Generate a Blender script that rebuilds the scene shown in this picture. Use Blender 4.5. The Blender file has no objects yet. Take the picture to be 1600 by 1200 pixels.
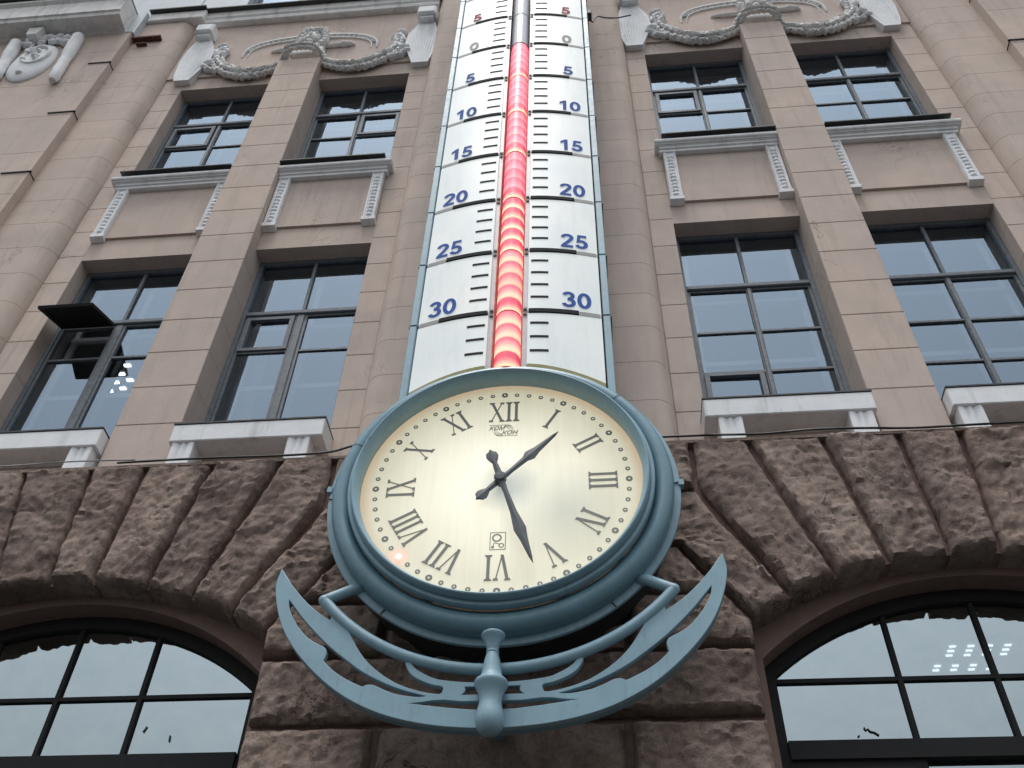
import bpy, bmesh, math, random
from mathutils import Vector, Matrix, noise
random.seed(7)
S = bpy.context.scene
COL = S.collection
EYE = Vector((0.0, -7.0, 1.6))          # facade coordinates below are (x, distance from the eye plane, height above the eye)
PI = math.pi

# ------------------------------------------------------------------ camera, sky, sun, exposure
cam = bpy.data.cameras.new('camera'); camo = bpy.data.objects.new('camera', cam); COL.objects.link(camo)
F = Vector((-0.08093253, 0.68170136, 0.72714041)); R = Vector((0.99545714, 0.09198967, 0.02455562)); U = Vector((0.05014981, -0.72582446, 0.68604945))
camo.matrix_world = Matrix(((R.x, U.x, -F.x, EYE.x), (R.y, U.y, -F.y, EYE.y), (R.z, U.z, -F.z, EYE.z), (0, 0, 0, 1)))
cam.sensor_width = 36; cam.lens = 1520 / 1600 * 36; cam.clip_end = 2000
S.camera = camo
world = bpy.data.worlds.new('World'); S.world = world; world.use_nodes = True
wn, wl = world.node_tree.nodes, world.node_tree.links
bg = wn['Background']; sky = wn.new('ShaderNodeTexSky'); sky.sky_type = 'NISHITA'; sky.sun_disc = False
SUN_EL, SUN_ROT = math.radians(76), math.radians(195)
sky.sun_elevation = SUN_EL; sky.sun_rotation = SUN_ROT; sky.air_density = 2.2; sky.dust_density = 1.5; sky.ozone_density = 1.5
hs = wn.new('ShaderNodeHueSaturation'); hs.inputs['Saturation'].default_value = 0.30; hs.inputs['Value'].default_value = 1.0
wl.new(sky.outputs[0], hs.inputs['Color']); bg.inputs[1].default_value = 0.125
# overcast: luminance rises evenly from horizon to zenith, (1 + 2 sin h) / 3
wt = wn.new('ShaderNodeTexCoord'); wx = wn.new('ShaderNodeSeparateXYZ'); wl.new(wt.outputs['Generated'], wx.inputs[0])
wm = wn.new('ShaderNodeMapRange'); wl.new(wx.outputs['Z'], wm.inputs[0]); wm.inputs[3].default_value = 0.34; wm.inputs[4].default_value = 1.36
wv = wn.new('ShaderNodeVectorMath'); wv.operation = 'SCALE'; wl.new(hs.outputs[0], wv.inputs[0]); wl.new(wm.outputs[0], wv.inputs['Scale']); wl.new(wv.outputs[0], bg.inputs[0])
sun = bpy.data.lights.new('sun', 'SUN'); sun.energy = 1.1; sun.angle = math.radians(18); sun.color = (1.0, 0.97, 0.93)
suno = bpy.data.objects.new('sun', sun); COL.objects.link(suno)
# Nishita: sun_rotation is measured clockwise from +Y
sd = Vector((math.sin(SUN_ROT) * math.cos(SUN_EL), math.cos(SUN_ROT) * math.cos(SUN_EL), math.sin(SUN_EL)))
suno.rotation_euler = sd.to_track_quat('Z', 'Y').to_euler(); suno.location = (0, -30, 30)
S.view_settings.view_transform = 'Standard'; S.view_settings.look = 'None'; S.view_settings.gamma = 1; S.view_settings.use_curve_mapping = False
S.view_settings.exposure = 0.62

# ------------------------------------------------------------------ materials
def nodes(name):
    m = bpy.data.materials.new(name); m.use_nodes = True
    nt = m.node_tree; return m, nt.nodes, nt.links, nt.nodes['Principled BSDF']
def N(n, t, **k):
    x = n.new(t)
    for a, v in k.items():
        if hasattr(x, a): setattr(x, a, v)
        else: x.inputs[a.replace('_', ' ')].default_value = v
    return x
def ramp(n, l, src, stops):
    r = n.new('ShaderNodeValToRGB'); e = r.color_ramp.elements
    while len(e) < len(stops): e.new(0.5)
    for i, (p, c) in enumerate(stops):
        e[i].position = p; e[i].color = (c, c, c, 1) if isinstance(c, (int, float)) else (*c, 1)
    l.new(src, r.inputs[0]); return r.outputs[0]
def mixc(n, l, fac, a, b, mode='MIX'):
    x = n.new('ShaderNodeMix'); x.data_type = 'RGBA'; x.blend_type = mode
    for s, v in ((0, fac), (6, a), (7, b)):
        if hasattr(v, 'is_output'): l.new(v, x.inputs[s])
        elif s == 0: x.inputs[0].default_value = v
        else: x.inputs[s].default_value = (*v, 1)
    return x.outputs[2]
def coords(n, l, scale=(1, 1, 1)):
    g = n.new('ShaderNodeNewGeometry'); mp = n.new('ShaderNodeMapping'); mp.inputs['Scale'].default_value = scale
    l.new(g.outputs['Position'], mp.inputs[0]); return mp.outputs[0]
def noisetex(n, l, vec, scale, detail=6, rough=0.6, dist=0):
    t = N(n, 'ShaderNodeTexNoise', Scale=scale, Detail=detail, Roughness=rough, Distortion=dist); l.new(vec, t.inputs['Vector']); return t.outputs['Fac']
def bump(n, l, b, h, strength, dist):
    x = N(n, 'ShaderNodeBump', Strength=strength, Distance=dist); l.new(h, x.inputs['Height']); l.new(x.outputs[0], b.inputs['Normal'])
M = {}
def plain(key, col, rough=0.6, metal=0.0, var=0.15, nscale=9, bstr=0.25, bdist=0.004, dirt=None, rand=0.0):
    m, n, l, b = nodes(key)
    v = coords(n, l); f = noisetex(n, l, v, nscale)
    dark = tuple(c * (1 - var) for c in col); lite = tuple(min(1, c * (1 + var * 0.7)) for c in col)
    c = ramp(n, l, f, [(0.3, dark), (0.7, lite)])
    if dirt:
        vs = coords(n, l, (3.2, 3.2, 0.35)); g = noisetex(n, l, vs, 1.6, 8, 0.7)
        c = mixc(n, l, ramp(n, l, g, [(0.52, 0.0), (0.78, dirt[1])]), c, dirt[0])
    if rand:
        oi = n.new('ShaderNodeObjectInfo')
        rr = n.new('ShaderNodeMapRange'); rr.inputs[3].default_value = 1 - rand; rr.inputs[4].default_value = 1 + rand; l.new(oi.outputs['Random'], rr.inputs[0])
        h = n.new('ShaderNodeHueSaturation'); l.new(rr.outputs[0], h.inputs['Value']); l.new(c, h.inputs['Color']); c = h.outputs[0]
    l.new(c, b.inputs['Base Color']); b.inputs['Roughness'].default_value = rough; b.inputs['Metallic'].default_value = metal
    f2 = noisetex(n, l, v, nscale * 14, 5, 0.7); bump(n, l, b, f2, bstr, bdist)
    M[key] = m; return m
plain('stucco', (0.565, 0.465, 0.412), 0.93, var=0.08, nscale=2.2, bstr=0.6, bdist=0.004, dirt=((0.30, 0.25, 0.215), 0.5), rand=0.02)
plain('white_plaster', (0.82, 0.83, 0.85), 0.85, var=0.07, nscale=7, bstr=0.6, dirt=((0.34, 0.32, 0.31), 0.6))
plain('grey_plaster', (0.77, 0.76, 0.75), 0.85, var=0.12, nscale=6, bstr=0.5, dirt=((0.22, 0.21, 0.2), 0.7))
plain('mortar', (0.24, 0.155, 0.135), 0.95, var=0.2, nscale=20, bstr=0.6, bdist=0.01)
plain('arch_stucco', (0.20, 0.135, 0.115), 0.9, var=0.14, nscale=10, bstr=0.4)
plain('sheet_metal', (0.035, 0.033, 0.035), 0.55, var=0.3, nscale=12)
plain('pale_sheet', (0.52, 0.56, 0.60), 0.5, var=0.06, nscale=3, dirt=((0.3, 0.31, 0.33), 0.5))
plain('frame_paint', (0.15, 0.172, 0.20), 0.55, var=0.25, nscale=16, bstr=0.5, dirt=((0.12, 0.12, 0.125), 0.5))
plain('mullion_paint', (0.15, 0.17, 0.19), 0.5, var=0.3, nscale=22, bstr=0.6)
plain('inner_frame_paint', (0.62, 0.63, 0.63), 0.5, var=0.1)
plain('black_frame', (0.009, 0.009, 0.010), 0.85, var=0.3, nscale=12)
plain('interior', (0.45, 0.45, 0.45), 0.9, var=0.2, nscale=1.5)
plain('interior_ceiling', (0.75, 0.75, 0.74), 0.9, var=0.05, nscale=1.5)
plain('curtain', (0.38, 0.34, 0.27), 0.9, var=0.15, nscale=5)
plain('cable_black', (0.01, 0.01, 0.01), 0.5)
plain('cable_grey', (0.3, 0.3, 0.3), 0.5)
plain('rust', (0.11, 0.045, 0.03), 0.9, var=0.4, nscale=30)
plain('paving', (0.045, 0.044, 0.042), 0.9, var=0.25, nscale=0.8, bstr=0.4)
plain('asphalt', (0.04, 0.04, 0.042), 0.9, var=0.2, nscale=2)
plain('hand_paint', (0.075, 0.09, 0.105), 0.45, var=0.1)
plain('drum_metal', (0.022, 0.024, 0.026), 0.7, var=0.3)
plain('gold_sheet', (0.50, 0.45, 0.20), 0.45, var=0.18, nscale=8)
plain('print_grey', (0.235, 0.24, 0.215), 0.6, var=0.12, nscale=10)
plain('print_black', (0.008, 0.009, 0.013), 0.9)
plain('print_blue', (0.014, 0.085, 0.38), 0.8)
plain('print_red', (0.40, 0.02, 0.04), 0.8)
plain('bracket_grey', (0.33, 0.32, 0.31), 0.6)
plain('channel_metal', (0.42, 0.38, 0.38), 0.4, metal=0.2)
# blue enamel of clock and thermometer: satin paint with light weathering
def blue(key, col, rough):
    m, n, l, b = nodes(key); v = coords(n, l)
    c = ramp(n, l, noisetex(n, l, v, 3.5, 7, 0.65), [(0.3, tuple(x * 0.88 for x in col)), (0.7, tuple(x * 1.07 for x in col))])
    g = noisetex(n, l, coords(n, l, (9, 9, 1.4)), 2.0, 9, 0.75)
    c = mixc(n, l, ramp(n, l, g, [(0.54, 0.0), (0.76, 0.45)]), c, (0.11, 0.125, 0.115))
    sp = noisetex(n, l, v, 130, 2, 0.5); c = mixc(n, l, ramp(n, l, sp, [(0.68, 0.0), (0.76, 0.4)]), c, (0.12, 0.14, 0.14))
    l.new(c, b.inputs['Base Color']); b.inputs['Roughness'].default_value = rough
    l.new(ramp(n, l, noisetex(n, l, v, 12), [(0.3, rough - 0.06), (0.7, rough + 0.1)]), b.inputs['Roughness'])
    bump(n, l, b, noisetex(n, l, v, 160, 4, 0.7), 0.12, 0.002)
    M[key] = m
blue('blue_paint', (0.245, 0.395, 0.475), 0.42)
blue('blue_dark_paint', (0.155, 0.285, 0.35), 0.36)
# rusticated sandstone
def stone():
    m, n, l, b = nodes('stone'); v = coords(n, l)
    oi = n.new('ShaderNodeObjectInfo')
    big = ramp(n, l, noisetex(n, l, v, 2.2, 7, 0.62, 0.4), [(0.30, (0.285, 0.198, 0.163)), (0.50, (0.42, 0.315, 0.265)), (0.72, (0.52, 0.41, 0.35))])
    mid = ramp(n, l, noisetex(n, l, v, 11, 9, 0.75, 0.6), [(0.33, 0.45), (0.5, 0.88), (0.72, 1.15)])
    c = mixc(n, l, 0.9, big, mid, 'MULTIPLY')
    pits = ramp(n, l, noisetex(n, l, v, 42, 4, 0.7), [(0.30, 0.35), (0.42, 1.0)])
    c = mixc(n, l, 0.7, c, pits, 'MULTIPLY')
    grime = ramp(n, l, noisetex(n, l, coords(n, l, (1.7, 1.7, 0.6)), 1.1, 8, 0.7), [(0.52, 0.0), (0.70, 0.65)])
    c = mixc(n, l, grime, c, (0.12, 0.09, 0.078))
    rr = n.new('ShaderNodeMapRange'); rr.inputs[3].default_value = 0.80; rr.inputs[4].default_value = 1.14; l.new(oi.outputs['Random'], rr.inputs[0])
    h = n.new('ShaderNodeHueSaturation'); l.new(rr.outputs[0], h.inputs['Value']); l.new(c, h.inputs['Color'])
    ck = noisetex(n, l, coords(n, l, (1, 1, 1.6)), 1.5, 5, 0.62, 0.9)
    ckm = ramp(n, l, ck, [(0.492, 0.0), (0.4985, 1.0), (0.5015, 1.0), (0.508, 0.0)]); ckg = ramp(n, l, noisetex(n, l, v, 0.9, 2, 0.5), [(0.52, 0.0), (0.60, 0.85)])
    cm = n.new('ShaderNodeMath'); cm.operation = 'MULTIPLY'; l.new(ckm, cm.inputs[0]); l.new(ckg, cm.inputs[1])
    cc = mixc(n, l, cm.outputs[0], h.outputs[0], (0.045, 0.032, 0.03))
    l.new(cc, b.inputs['Base Color']); b.inputs['Roughness'].default_value = 0.95
    a = noisetex(n, l, v, 14, 13, 0.80, 0.7); d = noisetex(n, l, v, 75, 8, 0.8)
    ad = n.new('ShaderNodeMath'); ad.operation = 'MULTIPLY_ADD'; l.new(d, ad.inputs[0]); ad.inputs[1].default_value = 0.45; l.new(a, ad.inputs[2])
    bump(n, l, b, ad.outputs[0], 1.0, 0.036)
    M['stone'] = m
stone()
def glass(key, refl_tint, refl, trans_tint, rough, wav):
    m, n, l, b = nodes(key); n.remove(b); out = n['Material Output']
    gl = N(n, 'ShaderNodeBsdfGlossy', Roughness=rough); gl.inputs['Color'].default_value = (*refl_tint, 1)
    tr = n.new('ShaderNodeBsdfTransparent'); tr.inputs['Color'].default_value = (*trans_tint, 1)
    fr = N(n, 'ShaderNodeFresnel', IOR=1.52); mr = n.new('ShaderNodeMapRange'); l.new(fr.outputs[0], mr.inputs[0])
    mr.inputs[1].default_value = 0.04; mr.inputs[2].default_value = 1.0; mr.inputs[3].default_value = refl; mr.inputs[4].default_value = 1.0
    mx = n.new('ShaderNodeMixShader'); l.new(mr.outputs[0], mx.inputs[0]); l.new(tr.outputs[0], mx.inputs[1]); l.new(gl.outputs[0], mx.inputs[2]); l.new(mx.outputs[0], out.inputs[0])
    v = coords(n, l); bm = N(n, 'ShaderNodeBump', Strength=wav, Distance=0.02); l.new(noisetex(n, l, v, 1.3, 3, 0.5), bm.inputs['Height']); l.new(bm.outputs[0], gl.inputs['Normal'])
    M[key] = m; return n, l, gl, mx, v
glass('window_glass', (0.68, 0.84, 1.0), 0.24, (0.75, 0.80, 0.84), 0.02, 0.10)
n_, l_, gl_, mx_, v_ = glass('film_glass', (0.88, 0.95, 0.97), 0.46, (0.35, 0.37, 0.38), 0.015, 0.06)
l_.new(ramp(n_, l_, noisetex(n_, l_, v_, 5, 8, 0.7), [(0.3, (0.76, 0.88, 0.92)), (0.7, (0.86, 0.97, 1.0))]), gl_.inputs['Color'])
def emis(key, col, strength, base=(0.8, 0.8, 0.8), rough=0.5):
    m, n, l, b = nodes(key); b.inputs['Base Color'].default_value = (*base, 1); b.inputs['Roughness'].default_value = rough
    b.inputs['Emission Color'].default_value = (*col, 1); b.inputs['Emission Strength'].default_value = strength
    M[key] = m; return m, n, l, b
def weather_stucco():
    m = M['stucco']; n, l = m.node_tree.nodes, m.node_tree.links; b = n['Principled BSDF']; src = b.inputs['Base Color'].links[0].from_socket
    p = ramp(n, l, noisetex(n, l, coords(n, l), 0.55, 3, 0.5, 0.6), [(0.42, (0.96, 0.965, 0.975)), (0.60, (1.035, 1.025, 1.0))])
    c = mixc(n, l, 1.0, src, p, 'MULTIPLY')
    st = ramp(n, l, noisetex(n, l, coords(n, l, (6, 6, 0.25)), 1.3, 9, 0.72), [(0.56, 0.0), (0.74, 0.38)])
    c = mixc(n, l, st, c, (0.24, 0.20, 0.175))
    ck = ramp(n, l, noisetex(n, l, coords(n, l, (1, 1, 0.7)), 0.9, 6, 0.62, 0.7), [(0.4955, 0.0), (0.4992, 0.8), (0.5008, 0.8), (0.5045, 0.0)])
    mk = ramp(n, l, noisetex(n, l, coords(n, l), 0.5, 2, 0.5), [(0.56, 0.0), (0.62, 0.8)]); mu = n.new('ShaderNodeMath'); mu.operation = 'MULTIPLY'; l.new(ck, mu.inputs[0]); l.new(mk, mu.inputs[1])
    c = mixc(n, l, mu.outputs[0], c, (0.16, 0.125, 0.11)); l.new(c, b.inputs['Base Color'])
weather_stucco()
# back-lit white acrylic of the scale
m, n, l, b = emis('lightbox', (0.93, 0.98, 1.0), 0.25, (0.46, 0.48, 0.48), 0.4)
f = noisetex(n, l, coords(n, l, (1, 1, 1)), 1.4, 3, 0.5)
gc = ramp(n, l, f, [(0.3, (0.84, 0.91, 0.93)), (0.7, (0.98, 1.0, 0.98))])
gs = ramp(n, l, noisetex(n, l, coords(n, l, (5, 5, 0.8)), 2.0, 8, 0.7), [(0.50, 0.0), (0.80, 0.35)])
gd = ramp(n, l, noisetex(n, l, coords(n, l), 60, 3, 0.6), [(0.72, 0.0), (0.78, 0.5)])
gc = mixc(n, l, gs, gc, (0.60, 0.60, 0.54)); gc = mixc(n, l, gd, gc, (0.5, 0.48, 0.42)); l.new(gc, b.inputs['Emission Color']); gb = mixc(n, l, 1.0, gc, (0.47, 0.48, 0.48), 'MULTIPLY'); l.new(gb, b.inputs['Base Color'])
# back-lit cream dial; weaker light at the lower right is painted into its glow colour
m, n, l, b = emis('dial_face', (1.0, 0.96, 0.77), 0.52, (0.42, 0.41, 0.35), 0.45)
g = n.new('ShaderNodeNewGeometry'); mp = n.new('ShaderNodeMapping'); l.new(g.outputs['Position'], mp.inputs[0])
mp.inputs['Location'].default_value = (0.26 * 1.25, 0, -(5.12 + 1.6) * 1.25 * 1.0); mp.inputs['Scale'].default_value = (1.25, 0, 1.25)
mp.inputs['Location'].default_value = (0.27 * 1.25, 0, -6.72 * 1.25)
ln = n.new('ShaderNodeVectorMath'); ln.operation = 'LENGTH'; l.new(mp.outputs[0], ln.inputs[0])
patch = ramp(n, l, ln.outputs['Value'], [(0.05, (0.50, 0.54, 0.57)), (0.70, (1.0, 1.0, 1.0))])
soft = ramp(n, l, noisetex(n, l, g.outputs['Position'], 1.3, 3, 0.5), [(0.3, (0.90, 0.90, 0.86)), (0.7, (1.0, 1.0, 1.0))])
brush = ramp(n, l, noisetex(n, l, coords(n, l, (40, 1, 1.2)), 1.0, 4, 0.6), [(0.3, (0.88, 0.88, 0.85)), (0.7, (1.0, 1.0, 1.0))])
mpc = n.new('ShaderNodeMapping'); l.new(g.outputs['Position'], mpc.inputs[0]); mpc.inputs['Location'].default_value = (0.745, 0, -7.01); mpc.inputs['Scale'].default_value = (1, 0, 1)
lnc = n.new('ShaderNodeVectorMath'); lnc.operation = 'LENGTH'; l.new(mpc.outputs[0], lnc.inputs[0])   # shade of hub and movement at the centre, painted into the glow colour
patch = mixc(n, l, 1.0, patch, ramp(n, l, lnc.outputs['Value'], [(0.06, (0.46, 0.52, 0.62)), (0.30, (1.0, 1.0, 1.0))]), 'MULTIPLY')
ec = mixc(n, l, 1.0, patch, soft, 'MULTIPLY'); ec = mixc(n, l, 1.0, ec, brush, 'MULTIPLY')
# rust stain creeping in from the rim
mp2 = n.new('ShaderNodeMapping'); l.new(g.outputs['Position'], mp2.inputs[0]); mp2.inputs['Location'].default_value = (0.805, 0, -7.04); mp2.inputs['Scale'].default_value = (1, 0, 1)
ln2 = n.new('ShaderNodeVectorMath'); ln2.operation = 'LENGTH'; l.new(mp2.outputs[0], ln2.inputs[0])
nz = noisetex(n, l, g.outputs['Position'], 7, 6, 0.7); mad = n.new('ShaderNodeMath'); mad.operation = 'MULTIPLY_ADD'; l.new(nz, mad.inputs[0]); mad.inputs[1].default_value = 0.05; l.new(ln2.outputs['Value'], mad.inputs[2])
st = ramp(n, l, mad.outputs[0], [(0.0, 0.0), (0.5, 0.0)])
stn = n.new('ShaderNodeMapRange'); l.new(mad.outputs[0], stn.inputs[0]); stn.inputs[1].default_value = 1.13; stn.inputs[2].default_value = 1.21; stn.inputs[4].default_value = 0.5
rad = ramp(n, l, ln2.outputs['Value'], [(0.30, (1.0, 1.0, 1.0)), (1.10, (0.62, 0.60, 0.54))]); ec = mixc(n, l, 1.0, ec, rad, 'MULTIPLY')  # light falling off towards the rim, painted into the glow colour
ec = mixc(n, l, stn.outputs[0], ec, (0.55, 0.36, 0.24))
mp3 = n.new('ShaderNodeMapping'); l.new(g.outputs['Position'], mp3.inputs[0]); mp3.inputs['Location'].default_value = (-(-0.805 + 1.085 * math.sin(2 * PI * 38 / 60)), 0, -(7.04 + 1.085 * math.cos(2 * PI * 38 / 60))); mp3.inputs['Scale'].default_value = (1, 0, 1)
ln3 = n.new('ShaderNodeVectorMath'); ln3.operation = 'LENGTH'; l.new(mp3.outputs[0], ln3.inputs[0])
ec = mixc(n, l, ramp(n, l, ln3.outputs['Value'], [(0.02, 0.8), (0.05, 0.4), (0.11, 0.0)]), ec, (1.0, 0.32, 0.26))  # red halo of the seconds lamp, painted into the dial's glow
ec = mixc(n, l, 1.0, ec, (1.0, 0.97, 0.79), 'MULTIPLY')
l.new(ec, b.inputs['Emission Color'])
bc = mixc(n, l, stn.outputs[0], (0.52, 0.50, 0.43), (0.36, 0.26, 0.18)); l.new(bc, b.inputs['Base Color'])
# lit red tube segment: each one is brightest over its own row of diodes, low in the segment
def tube_mat(key, low, high, s0, s1, sparkle, fx=6):
    m, n, l, b = emis(key, (1, 0, 0), 1.0, (0.5, 0.12, 0.16), 0.25)
    tc = n.new('ShaderNodeTexCoord'); sp = n.new('ShaderNodeSeparateXYZ'); l.new(tc.outputs['Generated'], sp.inputs[0])
    nt = N(n, 'ShaderNodeTexNoise', Scale=9.0, Detail=2.0); mpp = n.new('ShaderNodeMapping'); mpp.inputs['Scale'].default_value = (fx, fx, 0.7); oi = n.new('ShaderNodeObjectInfo'); rr = n.new('ShaderNodeMapRange'); rr.inputs[3].default_value = 0.82; rr.inputs[4].default_value = 1.12; l.new(oi.outputs['Random'], rr.inputs[0]); ofs = n.new('ShaderNodeCombineXYZ'); l.new(oi.outputs['Random'], ofs.inputs[0]); l.new(oi.outputs['Random'], ofs.inputs[1]); l.new(ofs.outputs[0], mpp.inputs['Location'])
    l.new(tc.outputs['Generated'], mpp.inputs[0]); l.new(mpp.outputs[0], nt.inputs['Vector'])
    ad = n.new('ShaderNodeMath'); ad.operation = 'MULTIPLY_ADD'; l.new(nt.outputs['Fac'], ad.inputs[0]); ad.inputs[1].default_value = sparkle; l.new(sp.outputs['Z'], ad.inputs[2])
    c = ramp(n, l, ad.outputs[0], [(0.0, low), (0.30, low), (0.62, tuple((a + c2) / 2 for a, c2 in zip(low, high))), (0.98, high)])
    s = ramp(n, l, ad.outputs[0], [(0.0, s0), (0.35, s0), (0.95, s1)])
    l.new(c, b.inputs['Emission Color']); sm = n.new('ShaderNodeMath'); sm.operation = 'MULTIPLY'; l.new(s, sm.inputs[0]); l.new(rr.outputs[0], sm.inputs[1]); l.new(sm.outputs[0], b.inputs['Emission Strength'])
    M[key] = m
tube_mat('tube_lit_hot', (1.0, 0.42, 0.27), (0.86, 0.07, 0.15), 1.02, 0.56, 0.12)
tube_mat('tube_lit', (1.0, 0.22, 0.24), (0.83, 0.075, 0.16), 0.86, 0.56, 0.12)
tube_mat('tube_lit_far', (1.0, 0.22, 0.25), (0.86, 0.11, 0.20), 0.74, 0.60, 0.08)
tube_mat('tube_lit_row', (1.0, 0.62, 0.34), (0.82, 0.03, 0.10), 1.25, 0.50, 0.75, 14)
plain('tube_unlit', (0.55, 0.56, 0.62), 0.25, var=0.06)
emis('led_red', (1.0, 0.35, 0.30), 6.0, (0.8, 0.2, 0.2))
emis('lamp_glow', (0.86, 0.95, 1.0), 2.0)

# ------------------------------------------------------------------ mesh helpers (facade coordinates in, world coordinates out)
class MB:
    def __init__(s): s.v = []; s.f = []
    def add(s, v, f):
        o = len(s.v); s.v += [tuple(p) for p in v]; s.f += [tuple(i + o for i in q) for q in f]
    def box(s, x0, x1, y0, y1, z0, z1, c=0.0):
        if c:
            v = [(x0, y1, z0), (x1, y1, z0), (x1, y1, z1), (x0, y1, z1), (x0, y0 + c, z0), (x1, y0 + c, z0), (x1, y0 + c, z1), (x0, y0 + c, z1),
                 (x0 + c, y0, z0 + c), (x1 - c, y0, z0 + c), (x1 - c, y0, z1 - c), (x0 + c, y0, z1 - c)]
            f = [(0, 3, 2, 1), (0, 1, 5, 4), (1, 2, 6, 5), (2, 3, 7, 6), (3, 0, 4, 7), (4, 5, 9, 8), (5, 6, 10, 9), (6, 7, 11, 10), (7, 4, 8, 11), (8, 9, 10, 11)]
        else:
            v = [(x0, y0, z0), (x1, y0, z0), (x1, y1, z0), (x0, y1, z0), (x0, y0, z1), (x1, y0, z1), (x1, y1, z1), (x0, y1, z1)]
            f = [(0, 3, 2, 1), (4, 5, 6, 7), (0, 1, 5, 4), (1, 2, 6, 5), (2, 3, 7, 6), (3, 0, 4, 7)]
        s.add(v, f); return s
    def obox(s, c, ax, ay, az):          # oriented box from centre and three half-axis vectors
        c, ax, ay, az = map(Vector, (c, ax, ay, az))
        v = [c + i * ax + j * ay + k * az for k in (-1, 1) for i, j in ((-1, -1), (1, -1), (1, 1), (-1, 1))]
        s.add(v, [(0, 3, 2, 1), (4, 5, 6, 7), (0, 1, 5, 4), (1, 2, 6, 5), (2, 3, 7, 6), (3, 0, 4, 7)]); return s
    def prism_z(s, prof, z0, z1):        # profile in (x, y), extruded in z
        k = len(prof); v = [(x, y, z0) for x, y in prof] + [(x, y, z1) for x, y in prof]
        s.add(v, [(i, (i + 1) % k, k + (i + 1) % k, k + i) for i in range(k)] + [tuple(range(k - 1, -1, -1)), tuple(range(k, 2 * k))]); return s
    def prism_x(s, prof, x0, x1):        # profile in (y, z), extruded in x
        k = len(prof); v = [(x0, y, z) for y, z in prof] + [(x1, y, z) for y, z in prof]
        s.add(v, [(i, (i + 1) % k, k + (i + 1) % k, k + i) for i in range(k)] + [tuple(range(k - 1, -1, -1)), tuple(range(k, 2 * k))]); return s
    def prism_y(s, prof, y0, y1):        # profile in (x, z), extruded in y
        k = len(prof); v = [(x, y0, z) for x, z in prof] + [(x, y1, z) for x, z in prof]
        s.add(v, [(i, (i + 1) % k, k + (i + 1) % k, k + i) for i in range(k)] + [tuple(range(k - 1, -1, -1)), tuple(range(k, 2 * k))]); return s
    def tube(s, pts, r, n=10, cap=True):
        pts = [Vector(p) for p in pts]; rr = r if isinstance(r, (list, tuple)) else [r] * len(pts); o = len(s.v)
        up = Vector((0, -1, 0))
        for i, p in enumerate(pts):
            t = (pts[min(i + 1, len(pts) - 1)] - pts[max(i - 1, 0)]).normalized()
            a = t.cross(up); a = a.normalized() if a.length > 1e-4 else Vector((1, 0, 0)); b = a.cross(t)
            s.v += [tuple(p + rr[i] * (math.cos(2 * PI * k / n) * a + math.sin(2 * PI * k / n) * b)) for k in range(n)]
        for i in range(len(pts) - 1):
            s.f += [(o + i * n + k, o + i * n + (k + 1) % n, o + (i + 1) * n + (k + 1) % n, o + (i + 1) * n + k) for k in range(n)]
        if cap:
            s.f.append(tuple(o + k for k in range(n))); s.f.append(tuple(o + (len(pts) - 1) * n + k for k in range(n - 1, -1, -1)))
        return s
    def lathe_y(s, prof, cx, cz, n=128, a0=0, a1=2 * PI):   # profile (r, y) spun about the y axis through (cx, cz)
        full = abs(a1 - a0 - 2 * PI) < 1e-6; m = n if full else n + 1; k = len(prof); v = []
        for i in range(m):
            a = a0 + (a1 - a0) * i / n
            v += [(cx + r * math.cos(a), y, cz + r * math.sin(a)) for r, y in prof]
        f = []
        for i in range(n):
            j = (i + 1) % m
            f += [(i * k + q, i * k + q + 1, j * k + q + 1, j * k + q) for q in range(k - 1)]
        s.add(v, f); return s
    def lathe_z(s, prof, cx, cy, n=32, a0=0, a1=2 * PI):    # profile (r, z) spun about the vertical
        full = abs(a1 - a0 - 2 * PI) < 1e-6; m = n if full else n + 1; k = len(prof); v = []
        for i in range(m):
            a = a0 + (a1 - a0) * i / n
            v += [(cx + r * math.cos(a), cy + r * math.sin(a), z) for r, z in prof]
        s.add(v, [(i * k + q, ((i + 1) % m) * k + q, ((i + 1) % m) * k + q + 1, i * k + q + 1) for i in range(n) for q in range(k - 1)]); return s
    def ball(s, c, r, rot=None, n=8, m=5, jit=0.0):
        c = Vector(c); v = []; 
        for i in range(m + 1):
            t = PI * i / m
            for j in range(n):
                a = 2 * PI * j / n; q = Vector((r[0] * math.sin(t) * math.cos(a), r[1] * math.sin(t) * math.sin(a), r[2] * math.cos(t)))
                if jit: q *= 1 + random.uniform(-jit, jit)
                if rot: q = rot @ q
                v.append(c + q)
        s.add(v, [(i * n + j, i * n + (j + 1) % n, (i + 1) * n + (j + 1) % n, (i + 1) * n + j) for i in range(m) for j in range(n)]); return s
    def build(s, name, mat, parent=None, smooth=None):
        me = bpy.data.meshes.new(name); me.from_pydata([tuple(Vector(p) + EYE) for p in s.v], [], s.f)
        bm = bmesh.new(); bm.from_mesh(me); bmesh.ops.remove_doubles(bm, verts=bm.verts, dist=1e-5); bmesh.ops.recalc_face_normals(bm, faces=bm.faces); bm.to_mesh(me); bm.free()
        if name == 'pane' and me.polygons[0].normal.y > 0: me.flip_normals()
        me.materials.append(M[mat]); o = bpy.data.objects.new(name, me); COL.objects.link(o); put(o, parent)
        if smooth: 
            me.polygons.foreach_set('use_smooth', [True] * len(me.polygons)); me.set_sharp_from_angle(angle=math.radians(smooth))
        return o
def put(o, parent):
    if parent:
        bpy.context.view_layer.update(); o.parent = parent; o.matrix_parent_inverse = parent.matrix_world.inverted()
def tag(o, label=None, cat=None, group=None, kind=None):
    for k, v in (('label', label), ('category', cat), ('group', group), ('kind', kind)):
        if v: o[k] = v
    return o
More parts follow.
